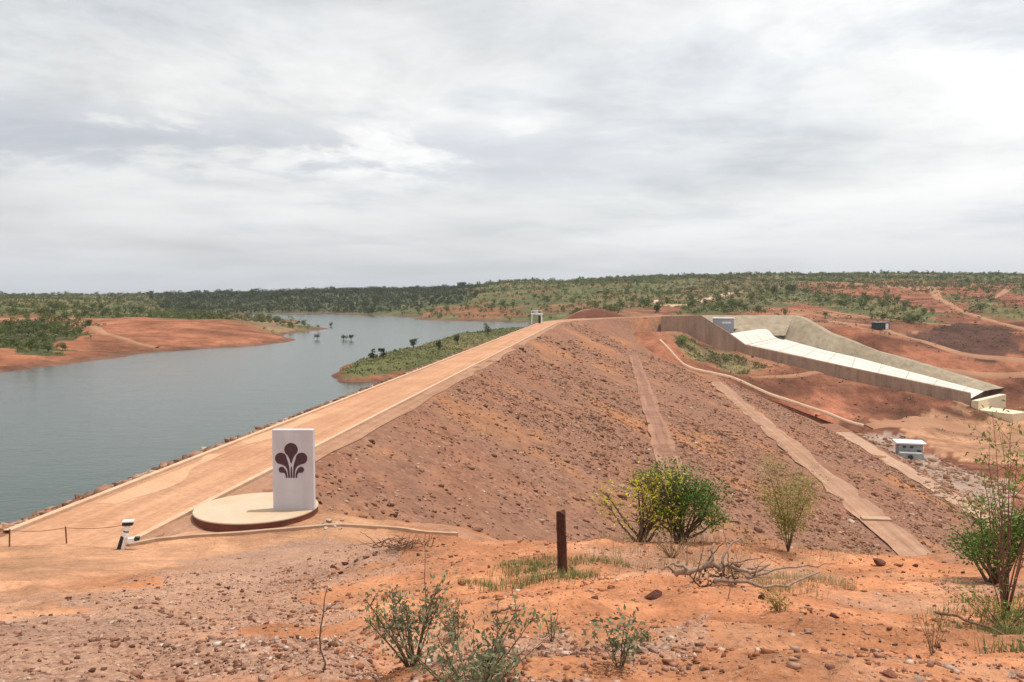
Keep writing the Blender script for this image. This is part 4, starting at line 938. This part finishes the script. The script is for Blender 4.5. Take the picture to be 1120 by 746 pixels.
# ------------------------------------------------------------------ foreground plants
def at(px, D): q = W(px, 500, D); return np.array([q[0], q[1], gz(q[0], q[1])])
def base(px, py): return hit(px, py, lo=2.5, hi=60)
def stems(n, h, spread, r0, curve=.25, seed=0, npt=6, straight=.0):
    g = np.random.default_rng(seed); out = []
    for k in range(n):
        a = g.uniform(0, 6.28); s = spread*g.uniform(.3, 1.); hh = h*g.uniform(.6, 1.)
        u = np.linspace(0, 1, npt); rx = s*(u**(1.2-straight*.3)); wig = np.cumsum(g.normal(0, curve*.05*hh, (npt, 2)), axis=0)*u[:, None]
        out.append((np.c_[rx*math.cos(a)+wig[:, 0]+g.normal(0, r0), rx*math.sin(a)+wig[:, 1]+g.normal(0, r0), u*hh-.05], r0*g.uniform(.6, 1.1)))
    return out
def plant(name, label, cat, p, h, spread, ns, r0, leafm, nleaf, lsize, stemm='bark', asp=.4, frm=.35, seed=1, twigs=3, clump=.12, group=None, curve=.3, tint=None):
    t = empty(name, (p[0], p[1], p[2]), label, cat, group)
    mb = MB(); P = []; TT = []; g = np.random.default_rng(seed)
    for pts, r in stems(ns, h, spread, r0, curve, seed):
        mb.tube(pts, np.linspace(r, r*.25, len(pts)), 5)
        ends = [pts[-1]]
        for q in range(twigs):
            u = g.uniform(frm, .95); i = u*(len(pts)-1); a = pts[int(i)]*(1-i % 1)+pts[min(int(i)+1, len(pts)-1)]*(i % 1)
            d = g.normal(size=3); d[2] = abs(d[2])*.7+.3; d *= h*.16/np.linalg.norm(d); mb.tube([a, a+d*.6+[0, 0, .01], a+d], [r*.4, r*.28, r*.15], 4); ends += [a+d, a+d*.6]
        for e in ends: 
            m = max(1, int(nleaf/(ns*(1+2*twigs)))); P.append(e+g.normal(0, clump*h*.5, (m, 3))*np.array([1, 1, .8])); TT.append(np.clip(g.normal(g.uniform(.2, .8), .2, m), 0, 1))
    mb.build('branches', M[stemm], t)
    P = np.concatenate(P); T_ = np.concatenate(TT); P[:, 2] = np.maximum(P[:, 2], .03)
    lf = MB(); lf.leaves(P, lsize, 0, asp, T_); lf.build('foliage', M[leafm], t); return t
def bush(name, label, cat, p, rx, ry, h, leafm, n, lsize, lobes=9, low=.15, asp=.45, seed=3, ns=7, cx=0., group=None):
    t = empty(name, tuple(p), label, cat, group); g = np.random.default_rng(seed)
    mb = MB(); lf = MB()
    for k in range(lobes):
        a = g.uniform(0, 6.28); q = g.uniform(.1, .68); c = np.array([cx+q*rx*math.cos(a), q*ry*math.sin(a), h*g.uniform(low+.18, .84)]); s = g.uniform(.2, .36)
        R3 = np.array([rx*s*1.3, ry*s*1.3, h*s*.75]); m = int(n/lobes)
        d = g.normal(size=(m, 3)); d /= np.linalg.norm(d, axis=1)[:, None]; P = c+d*R3*(g.uniform(.12, 1, m)**.5)[:, None]
        P = P[P[:, 2] > .04]; lf.leaves(P, lsize, 0, asp, np.clip(g.normal(g.uniform(.2, .75), .22, len(P)), 0, 1))
        b0 = np.array([g.normal(0, .06*rx), g.normal(0, .06*ry), -.05]); mid = b0*.4+c*.6+g.normal(0, .06*h, 3); mid[2] = c[2]*.5
        mb.tube([b0, mid, c], [.022*h, .014*h, .006*h], 5)
        for j in range(5): e = c+d[j]*R3*.9; mb.tube([c*.7+mid*.3, (c+e)/2+g.normal(0, .02, 3), e], [.007*h, .005*h, .002*h], 4)
    mb.build('branches', M['bark'], t); lf.build('foliage', M[leafm], t); return t
p = at(746, 22.4); bush('green_bush', 'dense dark green bush at the edge of the foreground mound', 'bush', p, 1.6, .9, 2.15, 'leaf_green', 7000, .085, 20, .05, seed=5)
p2 = at(703, 22.0); bush('yellow_bush', 'sparse bush with bright yellow leaves against the green bush', 'bush', p2, 1.6, .6, 2.1, 'leaf_yellow', 1150, .09, 15, .1, seed=19)
p3 = at(736, 20.2); plant('dry_bush', 'tangle of dry brown twigs under the green bush', 'dead bush', p3, .75, .8, 26, .010, 'leaf_dry', 260, .05, 'twig', seed=8, twigs=5)
p = at(864, 21.5); plant('olive_shrub', 'tall wispy olive shrub with thin upright stems', 'shrub', p, 2.45, .95, 15, .014, 'leaf_olive', 3600, .09, 'bark', .25, .3, 21, 6, .13, curve=.2)
p = base(1092, 640); bush('dark_bush', 'dark green leafy bush behind the tall bare stems at the right edge', 'bush', p, 1.45, .9, 1.95, 'leaf_green', 4200, .08, 16, .15, seed=31)
p = base(1098, 678); t = plant('tall_shrub', 'tall shrub of thin reddish bare stems with few leaves', 'shrub', p, 2.85, .75, 16, .012, 'leaf_light', 520, .075, 'redstem', .4, .7, 44, 3, .07, curve=.35)
p = base(1100, 690); plant('leafy_shrub', 'low leafy growth round the foot of the tall bare stems', 'shrub', p, .75, .9, 22, .006, 'leaf_light', 700, .05, 'bark', .4, .1, 46, 3, .2)
p = base(452, 728); plant('grey_shrub', 'grey green shrub fanning from one woody foot in the bottom foreground', 'shrub', p, .50, .30, 15, .008, 'leaf_grey', 900, .032, 'bark', .42, .45, 52, 4, .13)
p = base(518, 742); plant('grey_shrub', 'grey green shrub spilling out of the bottom edge of the view', 'shrub', (p[0], p[1]-.35, p[2]+.05), 0.44, .42, 18, .007, 'leaf_grey', 1000, .032, 'bark', .42, .35, 57, 4, .14)
p = base(500, 700); plant('grey_shrub', 'taller grey green shrub with brown stems just behind the bottom ones', 'shrub', p, .42, .2, 9, .007, 'leaf_grey', 480, .034, 'bark', .42, .4, 59, 4, .12)
p = base(416, 690); plant('green_sprig', 'small bright green sprig left of the grey shrubs', 'plant', p, .28, .09, 7, .004, 'leaf_light', 150, .035, 'bark', .4, .2, 61, 3, .14)
p = base(604, 702); plant('seedling', 'single upright seedling in the middle of the orange earth', 'plant', p, .42, .10, 5, .006, 'leaf_grey', 170, .032, 'bark', .42, .3, 63, 4, .14)
p = base(677, 730); plant('seedling', 'bushy seedling with pale leaves near the bottom centre', 'plant', p, .36, .15, 7, .005, 'leaf_grey', 260, .036, 'bark', .42, .25, 65, 4, .15)
p = base(709, 702); plant('seedling', 'tiny seedling beside a pale stone', 'plant', p, .18, .08, 4, .004, 'leaf_grey', 90, .032, 'bark', .42, .2, 67, 3, .2)
p = base(852, 668); plant('seedling', 'small olive tuft on the orange slope below the dead branches', 'plant', p, .36, .2, 8, .005, 'leaf_olive', 240, .045, 'bark', .35, .1, 69, 3, .2)
p = base(1020, 715); plant('weed', 'straggly dark weed in the bottom right earth', 'plant', p, .42, .28, 9, .004, 'leaf_dry', 150, .035, 'twig', .4, .2, 71, 4, .14)
for px, py, hh, sd, lab in ((464, 668, 1.05, 1, 'tallest thin dry stalk rising from behind the grey shrubs'), (545, 688, .32, 2, 'thin dead stalk left of the seedling'), (565, 684, .42, 3, 'crooked dead stalk nearest the seedling'), (797, 655, .5, 4, 'thin dead stalk beside the dead branches'), (350, 735, .6, 6, 'bare reddish twig standing in the bottom left gravel')):
    p = base(px, py); g = np.random.default_rng(sd); u = np.linspace(0, 1, 8); mb = MB()
    pts = np.c_[np.cumsum(g.normal(0, .012, 8)), np.cumsum(g.normal(0, .012, 8)), u*hh-.03]; mb.tube(pts, np.linspace(.007, .003, 8), 5)
    for q in range(4): i = g.integers(3, 8); d = g.normal(0, .06, 3); d[2] = abs(d[2]); mb.tube([pts[i], pts[i]+d], [.003, .0015], 4)
    o = mb.build('dry_stalk', M['twig']); o.location = p; tag(o, lab, 'stalk', 'dry stalks')
def patch(name, label, mats, pts, n, h, w, lean=.6, clump=None):
    poly = [base(*q)[:2] for q in pts]; A = np.array(poly); mn, mx_ = A.min(0), A.max(0); P = []
    while len(P) < n:
        q = RNG.uniform(mn, mx_, (n*4, 2)); wv = fbm(q[:, 0]/.45, q[:, 1]/.45, 91, 3)
        k = in_poly(q[:, 0], q[:, 1], A) & (wv > RNG.uniform(-.12, .3, len(q))); P += list(q[k])
    P = np.array(P[:n]); Z = terrain(P[:, 0], P[:, 1]); mb = MB(); blades(mb, np.c_[P, Z-.01], h, w, lean)
    tag(mb.build(name, mats), label, 'grass', kind='stuff')
patch('green_grass', 'short green grass round the foot of the wooden post', M['grass'], [(500, 638), (560, 616), (640, 608), (700, 620), (645, 636), (560, 645)], 2300, .17, .010, .9)
patch('dry_grass', 'dry yellowish grass along the edge of the mound', M['leaf_dry'], [(640, 612), (720, 590), (800, 598), (830, 618), (760, 640), (690, 626)], 2600, .35, .008, .9)
patch('dry_grass', 'dry brown grass lying flat beyond the dead branches', M['leaf_dry'], [(790, 625), (870, 628), (935, 640), (940, 655), (860, 648), (800, 640)], 1500, .22, .008, 1.6)
patch('green_grass', 'sparse grass under the shrubs at the right edge', M['grass'], [(1010, 668), (1060, 655), (1130, 660), (1130, 715), (1050, 700)], 1300, .16, .009, .9)
patch('dry_grass', 'dry grass and litter at the top edge of the mound behind the shrub', M['leaf_dry'], [(780, 602), (870, 600), (960, 608), (930, 618), (840, 616)], 1400, .3, .008, .9)
def litter():
    n = 5200; a = RNG.uniform(-.45, .66, n); r = np.exp(RNG.uniform(math.log(2.8), math.log(26), n)); X = r*np.sin(a); Y = r*np.cos(a)
    k = (RNG.uniform(0, 1, n) < .3+1.2*fbm(X/2.2, Y/2.2, 201, 3)) & ~((r > 19) & (X < -3)); X, Y, r = X[k], Y[k], r[k]; Z = terrain(X, Y); m = len(X)
    L_ = RNG.uniform(.015, .075, m)*(.6+.12*r); t = RNG.uniform(0, 6.28, m); wd = L_*RNG.uniform(.04, .14, m)+.002
    d = np.stack([np.cos(t), np.sin(t), RNG.uniform(-.05, .3, m)], 1); e = np.stack([-np.sin(t), np.cos(t), np.zeros(m)], 1); P = np.c_[X, Y, Z+.012]
    v = np.stack([P-e*wd[:, None]*.5, P+d*(L_*.5)[:, None]+e*wd[:, None]*.1+[0, 0, .01], P+d*L_[:, None], P+d*(L_*.5)[:, None]+[0, 0, wd.mean()*.8]-e*wd[:, None]*.9], 1).reshape(-1, 3); i = np.arange(m)*4
    mb = MB(); mb.add(v, np.stack([i, i+1, i+2, i+3], 1), 0, np.repeat(RNG.uniform(0, 1, m), 4))
    tag(mb.build('litter', stone_attr_material('plant_litter', [(0, (.09, .05, .035)), (.5, (.18, .10, .06)), (1, (.34, .23, .14))])), 'dry twigs and leaf litter strewn over the foreground earth', 'litter', kind='stuff')
litter()
# dead branches
def branchwork(name, label, p, specs, m, cat='branch'):
    mb = MB()
    for pts, r in specs:
        pts = np.array(pts, float); n = 12; i = np.linspace(0, len(pts)-1, n); c = np.stack([np.interp(i, range(len(pts)), pts[:, k]) for k in range(3)], 1)
        c[1:-1] = (c[:-2]+2*c[1:-1]+c[2:])/4; c[1:-1] += RNG.normal(0, r*.5, (n-2, 3)); mb.tube(c, np.linspace(r, r*.35, n), 7)
    o = mb.build(name, m, smooth_=True); o.location = p; return tag(o, label, cat)
p = base(780, 640)
branchwork('dead_branch', 'pale weathered dead branches heaped on the edge of the mound', p, [([(-.55, .1, .12), (-.3, 0, .2), (-.05, 0, .33), (.02, .02, .62)], .05), ([(-.1, 0, .28), (.2, .1, .24), (.6, .0, .2), (.85, .05, .3)], .045), ([(.0, -.1, .1), (.4, -.1, .12), (.9, -.15, .02), (1.6, .1, .16)], .035), ([(.5, 0, .1), (1.1, .2, .2), (1.9, .3, .22)], .025), ([(-.3, 0, .2), (-.6, .1, .3), (-.75, .1, .2)], .03), ([(.1, .05, .2), (.25, .2, .5), (.5, .3, .62)], .025)], M['deadwood'])
b_ = []
for k in range(46):
    a = RNG.normal([.05, .1, .1], [.28, .2, .08]); d = RNG.normal(0, .3, 3); d[2] = abs(d[2])*.7; b_.append(([a, a+d*.5+RNG.normal(0, .03, 3), a+d], RNG.uniform(.006, .018)))
branchwork('brush_heap', 'dark heap of dead twigs under the pale branches', p, b_, M['twig'], 'brush heap')
p = base(440, 600); b_ = []
for k in range(80):
    a = RNG.normal([0, 0, .08], [.42, .16, .05]); d = RNG.normal(0, .3, 3); d[2] = abs(d[2])*.5; b_.append(([a, a+d*.5+RNG.normal(0, .04, 3), a+d], RNG.uniform(.008, .022)))
branchwork('brush_heap', 'dark scorched brushwood below the concrete edge strip', p, b_, M['twig'], 'brush heap')
p = base(1022, 672); q = base(1118, 706); d = q-p
branchwork('fallen_branch', 'long thin dark branch lying on the ground at the right', p, [([(0, 0, .03), d*.35+[0, 0, .08], d*.7+[0, .05, .05], d*1.15+[0, 0, .03]], .022), ([d*.5+[0, 0, .07], d*.6+[.1, .25, .1]], .01)], M['twig'])
p = base(690, 655); branchwork('fallen_branch', 'short dark stick lying in the middle of the orange earth', base(558, 672), [([(-.2, 0, .02), (.0, .05, .04), (.3, .02, .02)], .014)], M['twig'])
p = base(615, 627)
def post():
    mb = MB(); n = 10; z = np.linspace(-.25, 1.22, n); a = np.linspace(0, 6.28, 12, endpoint=False); V = []
    for k, h_ in enumerate(z):
        r = .10*(1-.12*k/n)*(1+.10*np.sin(a*3+k*.5)+RNG.normal(0, .04, 12)); V += [(rr*math.cos(q)-.03*k/n, rr*math.sin(q), h_+(.03*math.sin(q*2) if k == n-1 else 0)) for rr, q in zip(r, a)]
    F_ = [(k*12+i, k*12+(i+1) % 12, k*12+12+(i+1) % 12, k*12+12+i) for k in range(n-1) for i in range(12)]+[tuple(range((n-1)*12, n*12))]
    mb.add(V, F_); o = mb.build('wooden_post', M['wood'], smooth_=False); o.location = p; tag(o, 'short charred wooden post standing in green grass', 'post')
post()

# ------------------------------------------------------------------ barrier at the start of the crest road
def barrier():
    z = lambda q: gz(q[0], q[1])
    ends = []
    for (px, py), lab in (((10, 598), 'rusty iron stake at the left edge carrying the rope'), ((73, 595), 'rusty iron stake midway along the sagging rope')):
        q = base(px, py); mb = MB(); lean = RNG.normal(0, .03); mb.tube([(0, 0, -.2), (lean, 0, .66), (lean, 0, .72)], [.028, .028, .018], 6); o = mb.build('iron_stake', M['rust']); o.location = q; tag(o, lab, 'stake', 'stakes of the rope barrier'); ends.append(q+[lean, 0, .66])
    q = base(134, 601); t = empty('barrier_post', tuple(q), 'leaning white and dark painted barrier post at the end of the rope', 'barrier post')
    d = np.array([.18, .12, 1.]); 
    mb = MB(); mb.tube([np.array([-.02, 0, -.15]), d*.45], .085, 12); mb.build('foot', M['white'], t)
    mb = MB(); mb.tube([np.array([-.16, -.02, -.1]), np.array([.02, .03, .5])], .09, 10); mb.build('brace', M['dark'], t)
    mb = MB(); mb.tube([d*.45, d*.92], .10, 12); mb.build('shaft', M['white'], t)
    mb = MB(); mb.tube([d*.66, d*.71], .104, 12); mb.build('band', M['dark'], t)
    mb = MB(); mb.box(d*.99, (.36, .26, .13), .2); mb.build('counterweight', M['dark'], t)
    mb = MB(); mb.box(d*1.085, (.4, .3, .05), .2); mb.build('cap', M['white'], t)
    mb = MB(); mb.box((.38, .02, .36), (.3, .22, .2), .3); mb.build('pivot_block', M['white'], t)
    mb = MB(); mb.box((.56, .03, .42), (.18, .2, .12), .3); mb.build('bracket', M['dark'], t)
    ends.append(q+d*.95); mb = MB(); first = ends[0]+[-3.2, .3, .05]
    for a, b in zip([first]+ends[:-1], ends):
        u = np.linspace(0, 1, 12)[:, None]; c = a*(1-u)+b*u; c[:, 2] -= .09*np.sin(u[:, 0]*math.pi); mb.tube(c, .016, 5)
    tag(mb.build('barrier_rope', M['rope']), 'thin sagging rope strung between the stakes and the barrier post', 'rope')
    o = None
barrier()

# ------------------------------------------------------------------ stones in the foreground
def rock_mesh(name, m, seed, sub=2):
    import bmesh
    bm = bmesh.new(); bmesh.ops.create_icosphere(bm, subdivisions=sub, radius=.5); g = np.random.default_rng(seed)
    pl = [(lambda v: v/np.linalg.norm(v))(g.normal(size=3)) for _ in range(15)]; ds = g.uniform(.2, .36, 15); sc = np.array([1, g.uniform(.6, .95), g.uniform(.45, .7)])
    for v in bm.verts:
        c = np.array(v.co)
        for n_, d in zip(pl, ds):
            k = c@n_
            if k > d: c = c-n_*(k-d)*1.0
        v.co = c*sc+g.normal(0, .012, 3)
    me = bpy.data.meshes.new(name); bm.to_mesh(me); bm.free(); me.materials.append(m); return me
ROCKS = {k: [rock_mesh('rock', M[k], 10*i+j) for j in range(4)] for i, k in enumerate(('rock_red', 'rock_pink', 'rock_dark', 'rock_grey'))}
def rock(px, py, size, kind, label, group=None, rot=None, P=None, flat=1.):
    p = base(px, py) if P is None else P
    o = bpy.data.objects.new('rock', ROCKS[kind][RNG.integers(4)]); C.objects.link(o); o.location = (p[0], p[1], p[2]+size*.14*flat); o.scale = (size, size, size*flat)
    o.rotation_euler = (RNG.normal(0, .2), RNG.normal(0, .2), RNG.uniform(0, 6.28)); tag(o, label, 'rock', group); return o
rock(961, 618, .52, 'rock_dark', 'largest dark red boulder on the far edge of the mound'); rock(1001, 620, .22, 'rock_dark', 'small dark rock just right of the largest boulder'); rock(982, 619, .3, 'rock_dark', 'flat dark rock touching the right side of the largest boulder', flat=.6)
rock(714, 655, .42, 'rock_dark', 'flat dark rock half buried right of the wooden post', flat=.7); rock(833, 655, .2, 'rock_dark', 'dark red stone below the dead branches'); rock(912, 676, .16, 'rock_dark', 'lone dark clod on the orange slope at the right')
rock(702, 714, .13, 'rock_pink', 'pale stone beside the tiny seedling', flat=.8); rock(714, 712, .11, 'rock_pink', 'smaller pale stone next to the pale stone by the seedling', flat=.8); rock(1001, 672, .1, 'rock_pink', 'white stone near the left end of the long fallen branch')
for px, py, s in ((352, 574, .35), (360, 571, .45), (368, 574, .4), (375, 570, .35), (366, 577, .3), (380, 575, .28), (357, 579, .28), (372, 579, .3)): rock(px, py, s, 'rock_grey', 'grey stone in the small heap at the right foot of the plinth', 'grey stones by the plinth')
for px, py, s in ((365, 622, .32), (378, 618, .3), (390, 615, .28), (400, 611, .26), (372, 628, .24), (410, 608, .22)): rock(px, py, s, 'rock_dark', 'dark stone in the row running down from the scorched brushwood', 'dark stones by the brushwood')
for k in range(70):
    px, py = RNG.uniform(120, 1110), RNG.uniform(640, 745)
    if 400 < px < 560 and RNG.uniform() < .5: px -= 200
    pink = px < 420 or RNG.uniform() < .3
    rock(px, py, RNG.uniform(.025, .065)*(1.6 if RNG.uniform() < .12 else 1), 'rock_pink' if pink else 'rock_red', 'small pinkish stone lying loose on the foreground earth' if pink else 'small red stone lying loose on the foreground earth', 'pinkish loose stones' if pink else 'red loose stones', flat=.8)
def gravel():
    n = 60000; a = RNG.uniform(-.66, .66, n); r = np.exp(RNG.uniform(math.log(2.6), math.log(34), n)); X = r*np.sin(a); Y = r*np.cos(a)
    g = blotch(X, Y, P_GRAV, 1.1, 1.7, 3)*1.+.5*blotch(X, Y, P_GRAV2, .9, 1.2, 8)+.10+.3*smooth(.05, .4, fbm(X/1.5, Y/1.5, 88, 3))
    sand = smooth(20, 27, r)*smooth(-3, -7, X); lft = smooth(-.38, -.52, a)
    k = RNG.uniform(0, 1, n) < g*(1-.94*sand)*(1-.75*lft); X, Y, r = X[k], Y[k], r[k]
    dz = dam_z(X, Y); Z = terrain(X, Y); k = Z > dz; X, Y, Z, r = X[k], Y[k], Z[k], r[k]
    size = np.clip(RNG.lognormal(-4.15, .6, len(X)), .007, .065)*(.75+.05*r)
    o = stones('gravel', np.c_[X, Y, Z+size*.12], size, M['gravel'], .65); tag(o, 'loose gravel and pebbles strewn over the foreground earth', 'gravel', kind='stuff')
    n = 30000; a = RNG.uniform(-.3, .66, n); r = np.exp(RNG.uniform(math.log(2.6), math.log(27), n)); X = r*np.sin(a); Y = r*np.cos(a)
    k = RNG.uniform(0, 1, n) < .22+1.0*fbm(X/1.2, Y/1.2, 99, 3); X, Y, r = X[k], Y[k], r[k]; Z = terrain(X, Y); size = np.clip(RNG.lognormal(-4.0, .65, len(X)), .008, .075)*(.75+.055*r)
    mm = stone_attr_material('earth_clod', [(0, (.17, .06, .03)), (.5, (.36, .145, .068)), (1, (.48, .235, .125))])
    o = stones('clods', np.c_[X, Y, Z+size*.05], size, mm, .6); tag(o, 'crumbled clods of orange earth on the foreground mound', 'clods', kind='stuff')
gravel()

# ------------------------------------------------------------------ haze: the air between the camera and the far hills
def haze():
    mb = MB(); mb.box((0, 0, 30), (24000, 24000, 320)); o = mb.build('haze', bpy.data.materials.new('haze_air')); m = o.data.materials[0]; m.use_nodes = True; nt = m.node_tree
    nt.nodes.remove(nt.nodes['Principled BSDF']); v = nt.nodes.new('ShaderNodeVolumePrincipled'); v.inputs['Color'].default_value = (.80, .86, .95, 1); v.inputs['Density'].default_value = HAZE
    v.inputs['Anisotropy'].default_value = .2
    nt.links.new(v.outputs[0], nt.nodes['Material Output'].inputs['Volume']); tag(o, kind='stuff'); tag(o, 'pale thin haze in the air over the whole valley', 'haze')
HAZE = .0001
haze()

# ------------------------------------------------------------------ light
SUN_EL, SUN_AZ = R(72), math.atan2(.27, .10)     # azimuth from +Y towards +X
sun = bpy.data.lights.new('sun', 'SUN'); so = bpy.data.objects.new('sun', sun); C.objects.link(so)
sun.energy = 3.9; sun.angle = R(.6); sun.color = (1, .95, .87)
sd_ = Vector((math.cos(SUN_EL)*math.sin(SUN_AZ), math.cos(SUN_EL)*math.cos(SUN_AZ), math.sin(SUN_EL)))
so.rotation_euler = (-sd_).to_track_quat('-Z', 'Y').to_euler()
w = bpy.data.worlds.new('World'); scene.world = w; w.use_nodes = True; nt = w.node_tree; L = nt.links
bg = nt.nodes['Background']; out = nt.nodes['World Output']
sky = nt.nodes.new('ShaderNodeTexSky'); sky.sky_type = 'NISHITA'; sky.sun_disc = False; sky.sun_elevation = SUN_EL; sky.sun_rotation = SUN_AZ
sky.dust_density = 3.; L.new(sky.outputs[0], bg.inputs[0]); bg.inputs[1].default_value = .09
tc = nt.nodes.new('ShaderNodeTexCoord'); sx = nt.nodes.new('ShaderNodeSeparateXYZ'); L.new(tc.outputs['Generated'], sx.inputs[0])
def mth(op, a, b=None):
    n = nt.nodes.new('ShaderNodeMath'); n.operation = op
    for v, s in ((a, n.inputs[0]), (b, n.inputs[1])):
        if v is None: continue
        if hasattr(v, 'is_linked'): L.new(v, s)
        else: s.default_value = v
    return n.outputs[0]
zz = mth('ADD', mth('MAXIMUM', sx.outputs[2], 0.), .10)
cb = nt.nodes.new('ShaderNodeCombineXYZ'); L.new(mth('DIVIDE', sx.outputs[0], zz), cb.inputs[0]); L.new(mth('DIVIDE', sx.outputs[1], zz), cb.inputs[1])
n1 = noise(nt, cb.outputs[0], .75, 9, .6); n1.inputs['Distortion'].default_value = .25
off = nd(nt, 'ShaderNodeVectorMath'); off.operation = 'ADD'; L.new(cb.outputs[0], off.inputs[0]); off.inputs[1].default_value = (1.9, 6.1, 1.1)
n2 = noise(nt, off.outputs[0], 1.1, 9, .62); n3 = noise(nt, off.outputs[0], .28, 4, .5)
shade = ramp(nt, n1.outputs[0], [(.32, (.53, .56, .60)), (.41, (.68, .695, .705)), (.48, (.78, .785, .775)), (.58, (.84, .84, .82))])
c = mixc(nt, 1., shade.outputs[0], ramp(nt, n2.outputs[0], [(.32, .86), (.5, 1.), (.72, 1.05)]).outputs[0], 'MULTIPLY')
mpw = nd(nt, 'ShaderNodeMapping'); mpw.inputs['Scale'].default_value = (2.6, 2.6, 7.); mpw.inputs['Location'].default_value = (.7, 5.2, 2.); L.new(tc.outputs['Generated'], mpw.inputs[0])
n5 = noise(nt, mpw.outputs[0], 1., 8, .62); n5.inputs['Distortion'].default_value = .5
c = mixc(nt, 1., c, ramp(nt, n5.outputs[0], [(.32, .85), (.44, .97), (.58, 1.05)]).outputs[0], 'MULTIPLY')
# the low sky is an even pale grey
low = ramp(nt, sx.outputs[2], [(0., 1.), (.03, .9), (.16, 0.)])
c = mixc(nt, low.outputs[0], c, (.645, .65, .66))
# darker flat cloud bases in one band, thicker veil to the west
mpb = nd(nt, 'ShaderNodeMapping'); mpb.inputs['Scale'].default_value = (4.2, 4.2, 15.); mpb.inputs['Location'].default_value = (3.3, 1.7, .4); L.new(tc.outputs['Generated'], mpb.inputs[0])
n4 = noise(nt, mpb.outputs[0], 1., 7, .6); n4.inputs['Distortion'].default_value = .4
bandn = ramp(nt, n4.outputs[0], [(.42, 0.), (.49, .75), (.6, 1.)])
band = ramp(nt, sx.outputs[2], [(.115, 0.), (.145, 1.), (.175, 1.), (.215, 0.)])
c = mixc(nt, mth('MULTIPLY', mth('MULTIPLY', bandn.outputs[0], band.outputs[0]), ramp(nt, mth('ADD', mth('MULTIPLY', sx.outputs[0], .5), .5), [(.40, .95), (.58, .55), (.66, .15)]).outputs[0]), c, (.49, .515, .565))
west = ramp(nt, mth('ADD', mth('MULTIPLY', sx.outputs[0], .5), .5), [(.2, .92), (.55, 1.0), (.8, .99)])
c = mixc(nt, 1., c, west.outputs[0], 'MULTIPLY')
bg2 = nt.nodes.new('ShaderNodeBackground'); L.new(c, bg2.inputs[0]); bg2.inputs[1].default_value = 1.32
thin = ramp(nt, n3.outputs[0], [(.40, .72), (.56, .98)])
mx = nt.nodes.new('ShaderNodeMixShader'); L.new(thin.outputs[0], mx.inputs[0]); L.new(bg.outputs[0], mx.inputs[1]); L.new(bg2.outputs[0], mx.inputs[2]); L.new(mx.outputs[0], out.inputs['Surface'])

vs = scene.view_settings; vs.view_transform = 'Standard'; vs.look = 'None'; vs.exposure = 0; vs.gamma = 1; vs.use_curve_mapping = False
scene.cycles.max_bounces = 5; scene.cycles.diffuse_bounces = 3; scene.cycles.glossy_bounces = 2; scene.cycles.transparent_max_bounces = 6
scene.cycles.use_denoising = True
